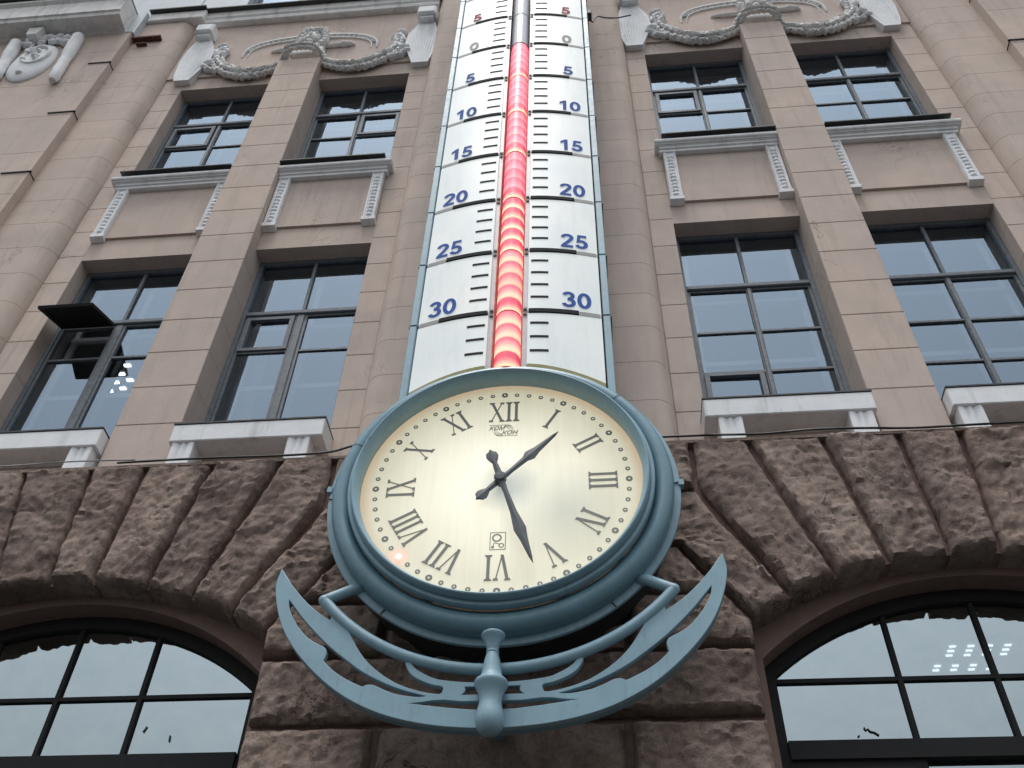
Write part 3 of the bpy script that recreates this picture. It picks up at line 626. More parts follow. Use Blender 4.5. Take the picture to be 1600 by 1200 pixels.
# ---- frieze with plaster ornaments
for x0, x1 in ((AX - 6.31, AX - 1.655), (AX + 1.655, AX + 6.31)):
    MB().box(x0, x1, 7.172, 7.6, 15.855, 17.93).build('frieze', 'stucco', B)
    MB().prism_x([(7.6, 17.93), (7.06, 17.93), (7.05, 18.0), (7.06, 18.06), (7.03, 18.10), (7.02, 18.29), (7.6, 18.29)], x0, x1).build('cornice', 'grey_plaster', B)
    MB().box(x0 - .05, x1 + .05, 6.93, 7.6, 18.292, 18.33).build('cornice_flashing', 'sheet_metal', B)
for s in (-1, 1):
    x0, x1 = sorted((AX + s * 6.13, AX + s * 7.24)); MB().box(x0, x1, 6.93, 7.6, 17.932, 18.25, c=.02).build('cornice_block', 'grey_plaster', B)
    MB().box(x0, x1, 6.85, 7.6, 18.252, 18.288).build('cornice_flashing', 'sheet_metal', B)
MB().box(-12, 10, 7.52, 7.6, 18.0, 22.5).build('upper_wall', 'pale_sheet', B)
for s in (-1, 1):   # wall of pale sheets above the cornice
    x0, x1 = sorted((AX + s * 1.7, AX + s * 10.2)); xx = [x0 + (x1 - x0) * i / 9 for i in range(10)]
    for i, (a, b2) in enumerate(zip(xx, xx[1:])):
        if (i in (5, 6) and s < 0) or (i in (2, 3) and s > 0): continue
        MB().box(a + .004, b2 - .004, 7.06 - .012 * (i % 2), 7.5, 18.335, 21.5).build('wall_sheet', 'pale_sheet', B)
    i0 = 5 if s < 0 else 2; a, b2 = xx[i0], xx[i0 + 2]; w = MB().box(a, b2, 7.2, 7.25, 18.335, 18.55); w.box(a, a + .06, 7.2, 7.25, 18.55, 21); w.box(b2 - .06, b2, 7.2, 7.25, 18.55, 21); w.box((a + b2) / 2 - .03, (a + b2) / 2 + .03, 7.2, 7.25, 18.55, 21)
    w = w.build('window', 'frame_paint', B); tag(w, label='third floor window above the cornice'); p = MB(); p.add([(a, 7.24, 18.5), (b2, 7.24, 18.5), (b2, 7.24, 21), (a, 7.24, 21)], [(0, 1, 2, 3)]); p.build('pane', 'window_glass', w)
    # heavy cornice of the projecting end bay
    x0, x1 = sorted((AX + s * 7.40, AX + s * 10.2))
    MB().prism_x([(7.4, 17.25), (6.86, 17.25), (6.80, 17.30), (6.52, 17.32), (6.50, 17.40), (6.47, 17.42), (6.46, 17.86), (6.40, 17.92), (6.40, 18.0), (7.4, 18.02)], x0, x1).build('cornice', 'grey_plaster', B)
    MB().box(x0, x1, 6.34, 7.4, 18.022, 18.06).build('cornice_flashing', 'sheet_metal', B)
    MB().prism_y([(AX + s * 9.0 - .14, 17.26), (AX + s * 9.0 + .14, 17.26), (AX + s * 9.0 + .09, 16.98), (AX + s * 9.0 - .09, 16.98)], 6.62, 6.9).build('corbel', 'grey_plaster', B)
    c, d = sorted((AX + s * 7.24, AX + s * 7.42)); MB().box(c, d, 6.84, 7.4, 17.25, 18.15, c=.02).build('cornice_return', 'pale_sheet', B)

def spiral_chunks(mb, c, r, n=14, y=7.1):
    for i in range(n):
        a = i * .9; q = r * (1 - i / (n + 3)); mb.ball((c[0] + q * math.cos(a), y - .02 - .004 * i, c[1] + q * math.sin(a)), (.055, .05, .055), jit=.2, n=6, m=4)
for c0, s0 in ((ARC[0], 1), (ARC[1], 1)):
    # four tapered consoles with a square block on top, at the ends of each bay
    for s in (-1, 1):
        xe = c0 + s * 1.0
        def X(u): return c0 + s * (2.245 - u)          # u measured from the outer edge of the strip inwards
        pr = [(X(0.03), 15.62), (X(-.02), 15.85), (X(-.07), 16.4), (X(-.05), 16.8), (X(0.02), 17.22), (X(.32), 17.2), (X(.47), 16.75), (X(.50), 16.35), (X(.42), 16.05), (X(.30), 15.62)]
        MB().prism_y(pr, 7.095, 7.26).build('console', 'white_plaster', B)
        ml = MB()
        for i in range(9):   # ribs fanning down the console
            t = (i + .5) / 9; ml.tube([(X(-.02 + .46 * t), 7.098, 16.95), (X(-.03 + .48 * t), 7.092, 16.4), (X(.05 + .24 * t), 7.098, 15.72)], [.008, .012, .006], 5)
        ml.build('console_rib', 'white_plaster', B, smooth=60)
        x0, x1 = sorted((X(0.0), X(.34))); MB().box(x0, x1, 6.92, 7.26, 17.27, 17.56, c=.035).box(x0 + .05, x1 - .05, 6.99, 7.26, 17.2, 17.27).build('console_head', 'white_plaster', B)
        lv = MB()   # ribbon and leaves tied at the console
        for cx, cz, sx, sz, a in ((.62, 16.75, .13, .06, .6), (.66, 16.55, .12, .05, .9), (.60, 16.92, .11, .05, .3), (.60, 16.38, .10, .05, 1.3), (.46, 16.10, .12, .05, -.5), (.56, 15.98, .10, .045, -.2), (.66, 15.93, .09, .04, -.7), (.50, 16.28, .12, .06, .2), (.72, 16.68, .08, .05, 1.2), (.55, 16.60, .12, .06, 1.5)):
            lv.ball((X(cx), 7.12, cz), (sx, .075, sz), Matrix.Rotation(a * s, 3, 'Y'), jit=.15)
        lv.build('leaf_cluster', 'white_plaster', B, smooth=30)
        # swag from the console to the head of the pilaster
        gm = MB(); P0 = [Vector((1.62, 16.62)), Vector((1.56, 16.2)), Vector((1.25, 15.84)), Vector((.88, 15.72)), Vector((.5, 15.86)), Vector((.3, 16.07)), Vector((0, 16.14))]
        def cr(t):
            t = t * (len(P0) - 1); i = min(int(t), len(P0) - 2); f_ = t - i
            p = [P0[max(i - 1, 0)], P0[i], P0[i + 1], P0[min(i + 2, len(P0) - 1)]]
            return .5 * ((2 * p[1]) + (p[2] - p[0]) * f_ + (2 * p[0] - 5 * p[1] + 4 * p[2] - p[3]) * f_ ** 2 + (3 * p[1] - p[0] - 3 * p[2] + p[3]) * f_ ** 3)
        K = 46
        for i in range(K):
            t = i / (K - 1); p = cr(t); d = cr(min(1, t + .02)) - cr(max(0, t - .02)); ang = math.atan2(d.y, d.x)
            r = .085 + .075 * math.sin(PI * min(1, t * 1.25)) if t < .8 else .10
            yb = 7.13 if t < .78 else 7.13 - .23 * min(1, (t - .78) / .1)
            for k2 in (-1, 0, 1):
                off = Vector((-d.y, d.x)).normalized() * r * .62 * k2
                rot = Matrix.Rotation(-(ang + .55 * k2), 3, 'Y') if s > 0 else Matrix.Rotation((ang + .55 * k2), 3, 'Y')
                gm.ball((c0 + s * (p.x + off.x), yb - (.045 if k2 == 0 else 0.01) - .012 * (i % 2), p.y + off.y), (r * .62, r * .42, r * .30), rot, n=6, m=4, jit=.22)
        gm.build('garland', 'grey_plaster', B, smooth=28)
    # arched moulding and crossing rod
    ar = MB()
    for rr_, th in ((0, .045), (-.10, .025)):
        pts = []
        for i in range(41):
            a = PI * i / 40; pts.append((c0 - (1.22 + rr_) * math.cos(a), 7.165, 16.50 + (.66 + rr_) * abs(math.sin(a)) ** .62))
        ar.tube(pts, [th * (.3 + .7 * math.sin(PI * i / 40) ** .4) for i in range(41)], 6)
    for i in range(26):
        a = PI * (3 + i * 34 / 25) / 40; ar.ball((c0 - 1.17 * math.cos(a), 7.165, 16.50 + .61 * abs(math.sin(a)) ** .62), (.05, .03, .03), n=6, m=4)
    ar.build('arched_moulding', 'grey_plaster', B, smooth=60)
    ro = MB().tube([(c0 - .72, 7.16, 16.62), (c0 - .66, 7.15, 16.62), (c0 - .60, 7.14, 16.62), (c0 - .5, 7.14, 16.62), (c0 + .56, 7.14, 16.66), (c0 + .60, 7.13, 16.66), (c0 + .75, 7.14, 16.67), (c0 + .82, 7.16, 16.67)], [.005, .03, .03, .05, .05, .07, .05, .01], 8)
    ro.build('staff', 'grey_plaster', B, smooth=50)
    # lion-like keystone face
    mk = MB(); mx_c = c0 + .04
    mk.box(mx_c - .29, mx_c + .27, 7.02, 7.3, 16.16, 16.42, c=.03); mk.box(mx_c - .25, mx_c + .25, 7.10, 7.3, 16.4, 17.2, c=.06)
    mk.ball((mx_c, 7.10, 16.82), (.17, .14, .23), n=14, m=10); mk.ball((mx_c, 6.97, 16.80), (.04, .05, .08), n=8, m=6)
    for e in (-1, 1):
        mk.ball((mx_c + e * .075, 7.0, 16.90), (.055, .04, .022), Matrix.Rotation(e * .3, 3, 'Y')); mk.ball((mx_c + e * .07, 7.0, 16.85), (.026, .025, .018)); mk.ball((mx_c + e * .075, 7.0, 16.73), (.05, .045, .05)); mk.ball((mx_c + e * .12, 6.99, 16.62), (.07, .05, .03), Matrix.Rotation(e * .7, 3, 'Y'))
        for i in range(6): mk.ball((mx_c + e * (.21 + .02 * math.sin(i)), 7.06, 16.55 + i * .11), (.075, .08, .055), jit=.2)
    mk.ball((mx_c, 6.98, 16.665), (.055, .04, .018)); mk.ball((mx_c, 7.0, 16.56), (.07, .06, .07))
    for i in range(7): mk.ball((mx_c - .2 + i * .066, 7.05, 17.08 + .05 * math.sin(PI * i / 6)), (.05, .08, .07), jit=.2)
    for i in range(5): mk.ball((mx_c - .16 + i * .08, 7.02, 16.44), (.045, .05, .05), jit=.2)
    mk.build('mask_keystone', 'grey_plaster', B, smooth=50)
# cartouche with scroll rolls on the projecting end bays
for s in (-1,):
    c0 = AX + s * 8.72; ct = MB()
    ct.ball((c0 - .03, 6.84, 16.2), (.40, .10, .72), n=24, m=12); ct.build('cartouche_shield', 'white_plaster', B, smooth=60)
    ct = MB(); ct.tube([(c0 + .02 + .22 * math.cos(a), 6.745, 16.35 + .33 * math.sin(a)) for a in [2 * PI * i / 24 for i in range(25)]], .03, 6)
    for i in range(10): ct.ball((c0 - .1 + random.uniform(-.16, .2), 6.73, 16.35 + random.uniform(-.22, .22)), (.05, .04, .045), jit=.3)
    ct.ball((c0 - .05, 6.76, 15.72), (.07, .04, .05)); ct.build('cartouche_relief', 'white_plaster', B, smooth=50)
    for xa, xb, za, zb in ((c0 + .54, c0 + .72, 17.12, 15.28), (c0 - .62, c0 - .42, 17.05, 15.55)):
        rl = MB(); k = 14; pts = [(xa + (xb - xa) * i / k, 6.77, za + (zb - za) * i / k) for i in range(k + 1)]
        rl.tube(pts, [.06 if i in (0, k) else (.11 if i < 7 else .085 + .01 * (i % 2)) for i in range(k + 1)], 12); rl.build('scroll_roll', 'white_plaster', B, smooth=50)
    cr_ = MB()
    for i in range(22): cr_.ball((c0 - .42 + i * .042 + random.uniform(-.03, .03), 6.80 + random.uniform(-.03, .02), 16.90 + .16 * math.sin(PI * i / 21) + random.uniform(-.12, .14)), (.09, .07, .07), Matrix.Rotation(random.uniform(-1, 1), 3, 'Y'), jit=.2)
    cr_.build('leaf_cluster', 'white_plaster', B, smooth=50)
    gm = MB()
    for i in range(30):
        t = i / 29; gm.ball((c0 - .55 - t * 1.1, 6.79, 16.25 - .25 * math.sin(PI * t)), (.08, .06, .05), Matrix.Rotation(random.uniform(-1, 1), 3, 'Y'), jit=.2)
    gm.build('garland', 'grey_plaster', B, smooth=28)

# ------------------------------------------------------------------ street thermometer
T = thing('street_thermometer', (AX, 6.9, 6.6), 'tall lit street thermometer with a red column between white panels of blue numbers', 'thermometer')
SZ, PH = 7.72, 1.049       # height of the seam under "30", panel height
def ty(u):                 # the lit panels bow towards the street
    u = abs(u); return 6.215 + .13 * (max(0, u - .2) / .75) ** 1.7
def surf(u0, u1, zlo, zhi, off=0.0, n=12):
    """curved sheet with closed sides; zlo/zhi may be functions of u"""
    mb = MB(); P_ = []
    for i in range(n + 1):
        u = u0 + (u1 - u0) * i / n; a = zlo(u) if callable(zlo) else zlo; b2 = zhi(u) if callable(zhi) else zhi; P_.append((u, a, b2))
    fr_ = [(AX + u, ty(u) + off, a) for u, a, b2 in P_] + [(AX + u, ty(u) + off, b2) for u, a, b2 in P_] + [(AX + u, ty(u) + off + .05, a) for u, a, b2 in P_] + [(AX + u, ty(u) + off + .05, b2) for u, a, b2 in P_]
    k = n + 1; f = []
    for i in range(n):
        f += [(i, i + 1, k + i + 1, k + i), (2 * k + i, 3 * k + i, 3 * k + i + 1, 2 * k + i + 1), (i, 2 * k + i, 2 * k + i + 1, i + 1), (k + i, k + i + 1, 3 * k + i + 1, 3 * k + i)]
    f += [(0, k, 3 * k, 2 * k), (n, 2 * k + n, 3 * k + n, k + n)]
    mb.add(fr_, f); return mb
body = MB().box(AX - .96, AX + .96, 6.44, 6.80, 6.3, 17.6); body.build('housing', 'drum_metal', T)
KMAX = 9
def ellarc(cx, cy, rx, ry, a0, a1, n=16): return [(cx + rx * math.cos(math.radians(a0 + (a1 - a0) * i / n)), cy + ry * math.sin(math.radians(a0 + (a1 - a0) * i / n))) for i in range(n + 1)]
DIG = {'0': (ellarc(.28, .5, .195, .415, 0, 360, 32), True),
       '2': (ellarc(.275, .72, .19, .195, 175, -42, 16) + [(.30, .40), (.12, .16), (.085, .085), (.10, .082), (.52, .082)], False),
       '3': (ellarc(.26, .73, .17, .185, 165, -75, 14) + ellarc(.265, .295, .20, .213, 80, -165, 18), False),
       '5': ([(.49, .915), (.185, .915), (.125, .50)] + ellarc(.265, .315, .20, .235, 118, -160, 18), False)}
def digits(num, mat, parent, cu_, z0, h):
    mb = MB(); adv = 0; W = .162; wd = h * 1.02; tot = (len(num) * .60 - .04) * wd
    for ch in num:
        if ch == '1': polys = [[(.26, 0), (.43, 0), (.43, .36), (.26, .36)], [(.26, .36), (.43, .36), (.43, .74), (.26, .74)], [(.26, .74), (.43, .74), (.43, 1.0), (.31, 1.0)], [(.08, .80), (.08, .65), (.26, .74), (.31, 1.0)]]
        else:
            pts, cyc = DIG[ch]; k = len(pts) - (1 if cyc else 0); L_, R_ = [], []
            for i in range(k):
                p0 = Vector(pts[(i - 1) % k]) if (cyc or i) else Vector(pts[0]); p1 = Vector(pts[(i + 1) % k]) if (cyc or i < k - 1) else Vector(pts[i])
                c = Vector(pts[i]); d0 = (c - p0); d1 = (p1 - c); d0 = d0.normalized() if d0.length > 1e-6 else d1.normalized(); d1 = d1.normalized() if d1.length > 1e-6 else d0
                t = (d0 + d1).normalized(); nn = Vector((-t.y, t.x)); m_ = min(1.35, 1 / max(.3, nn.dot(Vector((-d0.y, d0.x)))))
                L_.append(c + nn * W / 2 * m_); R_.append(c - nn * W / 2 * m_)
            rng = range(k) if cyc else range(k - 1); polys = [[L_[i], L_[(i + 1) % k], R_[(i + 1) % k], R_[i]] for i in rng]
        for pl in polys:
            V = []
            for q in pl:
                u = cu_ - tot / 2 + (adv + q[0]) * wd; V.append((AX + u, ty(u) - .0055, z0 + q[1] * h))
            mb.add(V, [(0, 1, 2, 3)])
        adv += .60
    o = mb.build('number', mat, parent)
    so = o.modifiers.new('thickness', 'SOLIDIFY'); so.thickness = .004; so.offset = 1
    return o
txt_cache = {}
def text(name, s, mat, parent, cx, y, z0, w, h, rz=0.0, font_off=0.0, shear=0.0):
    cu = bpy.data.curves.new(name, 'FONT'); cu.body = s; cu.size = 1; cu.extrude = .0015; cu.offset = font_off; cu.shear = shear; cu.align_x = 'LEFT'
    o = bpy.data.objects.new(name, cu); COL.objects.link(o); bpy.context.view_layer.update()
    dg = bpy.context.evaluated_depsgraph_get(); me = bpy.data.meshes.new_from_object(o.evaluated_get(dg)); bpy.data.objects.remove(o)
    xs = [v.co.x for v in me.vertices]; ys = [v.co.y for v in me.vertices]; mx, my = min(xs), min(ys); sx, sy = w / (max(xs) - mx), h / (max(ys) - my)
    R_ = Matrix.Rotation(rz, 3, 'Z')
    for v in me.vertices:
        p = R_ @ Vector(((v.co.x - mx) * sx - w / 2, -v.co.z, 0)); v.co = Vector((cx + p.x, y + p.y, z0 + (v.co.y - my) * sy)) + EYE
    me.name = name; me.materials.clear(); me.materials.append(M[mat]); o = bpy.data.objects.new(name, me); COL.objects.link(o); put(o, parent); return o
for k in range(-1, KMAX):
    zb, zt_ = SZ + PH * k, SZ + PH * (k + 1)
    for s in (-1, 1):
        u0, u1 = (s * .20, s * .945)
        if k == -1: lo_ = lambda u: CZ + 1.472 - u * u / 4.3; p = surf(u0, u1, lo_, zt_ - .055)
        else: p = surf(u0, u1, zb + .005, zt_ - .055)
        p = p.build('scale_panel', 'lightbox', T, smooth=35)
        if k < KMAX - 1:
            surf(s * .21, s * .72, zt_ - .042, zt_ + .012, off=-.012).build('seam_bar', 'print_black', p)
            surf(s * .725, s * .93, zt_ - .052, zt_ + .008, off=-.004).build('seam_bracket', 'bracket_grey', p)
        for i in range(1, 5):
            zz_ = zb + PH * i / 5
            if k == -1 and i < 2: continue
            a, b2 = sorted((s * .228, s * .412)); surf(a, b2, zz_ - .0155, zz_ + .0155, off=-.006, n=6).build('degree_mark', 'print_black', p)
        if k >= 0:
            num = {0: '30', 1: '25', 2: '20', 3: '15', 4: '10', 5: '5', 6: '0', 7: '5', 8: '10'}.get(k)
            cx = s * .70; slope = 1.7 * .13 / .75 * ((abs(cx) - .2) / .75) ** .7
            mat = 'print_blue' if k < 6 else 'print_black' if k == 6 else 'print_red'
            if k == 6: mat = 'print_grey'
            digits(num, mat, p, cx, zb + .058, .255)
    # side rails, one length per panel
    for s in (-1, 1):
        x0, x1 = sorted((AX + s * .962, AX + s * 1.035)); z0_ = zb + .008 if k >= 0 else CZ + math.sqrt(1.5 ** 2 - 1.04 ** 2)
        MB().box(x0, x1, 6.34, 6.80, z0_, zt_ - .008, c=.006).build('side_rail', 'blue_paint', T)
        if k >= 0: x0, x1 = sorted((AX + s * .955, AX + s * 1.05)); MB().box(x0, x1, 6.36, 6.81, zb - .008, zb + .008).build('rail_joint', 'sheet_metal', T)
        # channel wall beside the tube
        x0, x1 = sorted((AX + s * .150, AX + s * .196)); ch = MB().box(x0, x1, 6.235, 6.45, (zb if k >= 0 else 6.82) + .004, zt_ - .004)
        ch.build('channel', 'channel_metal', T)
        if k >= 0:
            cl = MB(); xc = AX + s * .172
            for dz in (-.06, .02): cl.box(xc - .018, xc + .018, 6.222, 6.235, zb + dz, zb + dz + .028)
            cl.build('clip', 'sheet_metal', T)
# the glass tube: one short lit segment per degree
ZL = SZ + PH * 5.985
def tube_seg(z0, z1, mat, name='tube_segment', r=.128):
    prof = [(r * .90, z0), (r, z0 + .006), (r, z1 - .006), (r * .90, z1)]
    return MB().lathe_z(prof, AX, 6.31, 24, PI, 2 * PI).build(name, mat, T, smooth=60)
z = 6.84; step = PH / 5; i = 0
segz = []
zz = SZ + PH * 5.985
while zz > 6.9: segz.append((max(6.84, zz - step), zz)); zz -= step
for i, (a, b2) in enumerate(segz):
    zc = (a + b2) / 2; mt = 'tube_lit_hot' if zc < 9.8 else ('tube_lit' if zc < 12 else 'tube_lit_far')
    fk = (a - SZ) / PH
    if abs(fk - round(fk)) < .06 or 1.05 < fk < 2.1 or a < 7.0: mt = 'tube_lit_row'
    tube_seg(a + .001, b2 - .001, mt)
for q in range(7):   # collars and diode rows where tube lengths meet
    zc = SZ + PH * q - .02
    if zc < ZL - .2: MB().lathe_z([(.129, zc - .012), (.131, zc - .010), (.131, zc + .0), (.129, zc + .002)], AX, 6.31, 24, PI, 2 * PI).build('collar', 'print_red', T, smooth=60)
for a, b2 in ((ZL + .012, ZL + PH), (ZL + PH + .02, ZL + 2 * PH), (ZL + 2 * PH + .02, SZ + PH * KMAX)):
    tube_seg(a, b2, 'tube_unlit')
MB().lathe_z([(.125, ZL + .0), (.133, ZL + .002), (.133, ZL + .012), (.125, ZL + .016)], AX, 6.31, 24, PI, 2 * PI).build('collar', 'sheet_metal', T)
MB().box(AX - .15, AX + .15, 6.42, 6.46, 6.84, SZ + PH * KMAX).build('channel_back', 'channel_metal', T)
MB().box(AX - .165, AX + .165, 6.20, 6.44, 6.80, 6.838).build('channel_end', 'sheet_metal', T)

# ------------------------------------------------------------------ the clock
K_ = thing('round_clock', (AX, 6.9, CZ), 'round backlit street clock with Roman numerals in a thick blue moulded rim', 'clock')
def lath(prof, name, mat, par=K_, n=160, a0=0, a1=2 * PI): return MB().lathe_y(prof, AX, CZ, n, a0, a1).build(name, mat, par, smooth=32)
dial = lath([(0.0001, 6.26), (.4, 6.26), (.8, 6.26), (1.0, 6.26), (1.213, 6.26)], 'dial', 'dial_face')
lath([(1.218, 6.30), (1.212, 6.262), (1.202, 6.20), (1.197, 6.15), (1.202, 6.12), (1.213, 6.09), (1.226, 6.068), (1.238, 6.058), (1.248, 6.062), (1.257, 6.08), (1.261, 6.11), (1.259, 6.135)], 'bezel', 'blue_paint')
lath([(1.25, 6.142), (1.262, 6.136), (1.278, 6.134), (1.292, 6.138), (1.298, 6.15), (1.298, 6.20)], 'bezel_step', 'blue_paint')
lath([(1.29, 6.235), (1.30, 6.215)] + [(1.375 + .082 * math.cos(a), 6.275 + .088 * math.sin(a)) for a in [PI + (-PI * .30) + PI * 1.42 * i / 18 + .0 for i in range(19)]][:] + [(1.455, 6.335)], 'torus_moulding', 'blue_dark_paint')
lath([(1.44, 6.342), (1.503, 6.340), (1.512, 6.345), (1.514, 6.372), (1.505, 6.378), (1.43, 6.38)], 'flange', 'blue_paint')
lath([(1.44, 6.374), (1.42, 6.42), (1.42, 6.84), (0.001, 6.85)], 'drum', 'drum_metal')
for a0, a1 in ((math.radians(30), math.radians(82.5)), (math.radians(97.5), math.radians(150))):
    MB().lathe_y([(1.43, 6.30), (1.44, 6.252), (1.52, 6.222), (1.60, 6.20), (1.612, 6.205), (1.612, 6.28)], AX, CZ, 40, a0 + .15, a1 if a0 > 1 else a1).build('gold_trim', 'gold_sheet', K_, smooth=30) if False else None
for s in (-1, 1):          # yellow reflector strip between panels and rim
    a_in = math.asin(.205 / 1.60); a_out = math.asin(.945 / 1.60); mb = MB(); n = 30; V = []
    for i in range(n + 1):
        a = a_in + (a_out - a_in) * i / n
        u = s * 1.60 * math.sin(a); zt2 = CZ + 1.472 - u * u / 4.3
        V += [(AX + u, ty(u) + .03, zt2 - .17), (AX + u, ty(u) - .006, zt2 - .002), (AX + u, ty(u) + .05, zt2 - .001)]
    mb.add(V, [(i * 3 + q, i * 3 + q + 1, (i + 1) * 3 + q + 1, (i + 1) * 3 + q) for i in range(n) for q in (0, 1)])
    mb.build('reflector_strip', 'gold_sheet', K_, smooth=40)
# overlap joints and latches on the rim
for dg_, r0, r1 in ((180 - 3, 1.50, 1.54), (0, 1.50, 1.53)):
    a = math.radians(dg_); c = (AX + 1.52 * math.cos(a), 6.355, CZ + 1.52 * math.sin(a)); MB().obox(c, (.022 * math.cos(a), 0, .022 * math.sin(a)), (0, .03, 0), (-.03 * math.sin(a), 0, .03 * math.cos(a))).build('latch', 'blue_paint', K_)
for dg_ in (163, 47, 181, 233, 307, 0):
    a = math.radians(dg_); rr0, rr1 = ((1.265, 1.30) if dg_ in (47,) else (1.46, 1.513)); th = .0035
    c = (AX + (rr0 + rr1) / 2 * math.cos(a), 6.336, CZ + (rr0 + rr1) / 2 * math.sin(a)); MB().obox(c, ((rr1 - rr0) / 2 * math.cos(a), 0, (rr1 - rr0) / 2 * math.sin(a)), (0, .005, 0), (-th * math.sin(a), 0, th * math.cos(a))).build('rim_seam', 'sheet_metal', K_)
for dg_ in (160, 42):      # overlap seams across bezel and moulding
    a = math.radians(dg_); mb = MB(); pr = [(1.21, 6.054), (1.245, 6.062), (1.262, 6.10), (1.295, 6.132), (1.31, 6.20), (1.345, 6.186), (1.40, 6.184), (1.44, 6.215), (1.458, 6.27)]
    for (q0, q1) in zip(pr, pr[1:]):
        w = .004 / 1.4; V = []
        for (r, y) in (q0, q1):
            for e in (-w, w): V.append((AX + r * math.cos(a + e), y - .002, CZ + r * math.sin(a + e)))
        mb.add(V, [(0, 1, 3, 2)])
    mb.build('rim_seam', 'drum_metal', K_)
# dial print: sixty rings
def ring(a, r, ro, ri):
    mb = MB(); n = 18; cx, cz = AX + r * math.sin(a), CZ + r * math.cos(a)
    V = [(cx + q * math.cos(2 * PI * i / n), 6.2565, cz + q * math.sin(2 * PI * i / n)) for q in (ri, ro) for i in range(n)]
    mb.add(V, [(i, (i + 1) % n, n + (i + 1) % n, n + i) for i in range(n)])
    # thickness towards the dial
    V2 = [(x, 6.262, z) for x, y, z in V]; mb.add(V[n:] + V2[n:], [(i, (i + 1) % n, n + (i + 1) % n, n + i) for i in range(n)]); return mb
for i in range(60):
    if i == 38: continue
    bigd = i % 5 == 0; ring(2 * PI * i / 60, 1.085, .029 if bigd else .021, .010 if bigd else .009).build('minute_ring', 'print_grey', dial)
led = MB().ball((AX + 1.085 * math.sin(2 * PI * 38 / 60), 6.25, CZ + 1.085 * math.cos(2 * PI * 38 / 60)), (.02, .012, .02), n=14, m=8).build('second_lamp', 'led_red', dial, smooth=60)
# Roman numerals: heavy and light strokes with serifs, in a local frame (x right, y up, height 1)
def glyph(ch):
    P_ = []; H_, L_ = .122, .045
    def stroke(x0, y0, x1, y1, w): P_.append([(x0 - w / 2, y0), (x0 + w / 2, y0), (x1 + w / 2, y1), (x1 - w / 2, y1)])
    def serif(x, y, w=.30, up=False):
        d = -.05 if up else .05; P_.append([(x - w / 2, y), (x + w / 2, y), (x + w / 2 - .03, y + d * .8), (x + .09, y + d * 1.6), (x - .09, y + d * 1.6), (x - w / 2 + .03, y + d * .8)])
    if ch == 'I': stroke(.17, 0, .17, 1, H_); serif(.17, 0); serif(.17, 1, up=True); return P_, .34
    if ch == 'V': stroke(.36, 0, .13, 1, H_); stroke(.36, 0, .58, 1, L_); serif(.13, 1, .26, True); serif(.58, 1, .22, True); return P_, .72
    if ch == 'X': stroke(.60, 0, .14, 1, H_); stroke(.12, 0, .58, 1, L_); serif(.60, 0, .26); serif(.12, 0, .20); serif(.14, 1, .26, True); serif(.58, 1, .20, True); return P_, .74
for hr, s in enumerate(['XII', 'I', 'II', 'III', 'IV', 'V', 'VI', 'VII', 'VIII', 'IX', 'X', 'XI']):
    a = 2 * PI * hr / 12; adv = 0; gl_ = []
    for ch in s:
        P_, w = glyph(ch); gl_ += [[(x + adv, y) for x, y in p] for p in P_]; adv += w - .02
    H0 = .245; sx = H0 * (.80 if len(s) > 3 else .86); mb = MB()
    for j, p in enumerate(gl_):
        pts = []
        for x, y in p:
            lx, ly = (x - adv / 2) * sx, (y - .5) * H0 + .866
            pts.append((AX + lx * math.cos(a) + ly * math.sin(a), CZ - lx * math.sin(a) + ly * math.cos(a)))
        mb.prism_y(pts, 6.2560 - .0002 * j, 6.262)
    mb.build('numeral', 'print_grey', dial)
# maker's lettering and small emblem
text('lettering', '\u041a\u041e\u041c', 'print_grey', dial, AX - .055, 6.257, CZ + .637, .150, .050, shear=.35, font_off=.012)
text('lettering', '\u041a\u041e\u041d', 'print_grey', dial, AX + .060, 6.257, CZ + .578, .150, .050, shear=.35, font_off=.012)
lg = MB()
def flat_line(mb, pts, w):
    for (p, q) in zip(pts, pts[1:]):
        d = Vector((q[0] - p[0], q[1] - p[1])).normalized() * w / 2; nx, nz = -d.y, d.x
        mb.prism_y([(p[0] - nx, p[1] - nz), (q[0] - nx, q[1] - nz), (q[0] + nx, q[1] + nz), (p[0] + nx, p[1] + nz)], 6.2575, 6.262)
flat_line(lg, [(AX - .13, CZ + .700), (AX + .03, CZ + .700)] + [(AX + .03 + .055 * math.sin(t), CZ + .645 + .055 * math.cos(t)) for t in [PI * .75 * i / 8 for i in range(9)]], .004)
flat_line(lg, [(AX + .13, CZ + .565), (AX - .03, CZ + .565)] + [(AX - .03 - .055 * math.sin(t), CZ + .62 - .055 * math.cos(t)) for t in [PI * .75 * i / 8 for i in range(9)]], .004)
for r in (.040, .027, .014):
    flat_line(lg, [(AX + .03 + r * math.sin(t), CZ + .655 + r * math.cos(t)) for t in [-.6 + 2.6 * i / 8 for i in range(9)]], .004)
    flat_line(lg, [(AX - .03 - r * math.sin(t), CZ + .608 - r * math.cos(t)) for t in [-.6 + 2.6 * i / 8 for i in range(9)]], .004)
lg.build('emblem', 'print_grey', dial)
em = MB(); cx, cz = AX - .008, CZ - .605; hw, hh = .062, .085
flat_line(em, [(cx - hw, cz - hh), (cx + hw, cz - hh), (cx + hw, cz + hh), (cx - hw, cz + hh), (cx - hw, cz - hh)], .006)
for (ox, oz, r, w) in ((-.008, .032, .034, .012), (.030, -.045, .019, .008)): flat_line(em, [(cx + ox + r * math.cos(t), cz + oz + r * math.sin(t)) for t in [2 * PI * i / 16 for i in range(17)]], w)
em.prism_y([(cx - .04 + .012 * math.cos(2 * PI * i / 10), cz - .06 + .012 * math.sin(2 * PI * i / 10)) for i in range(10)], 6.2575, 6.262)
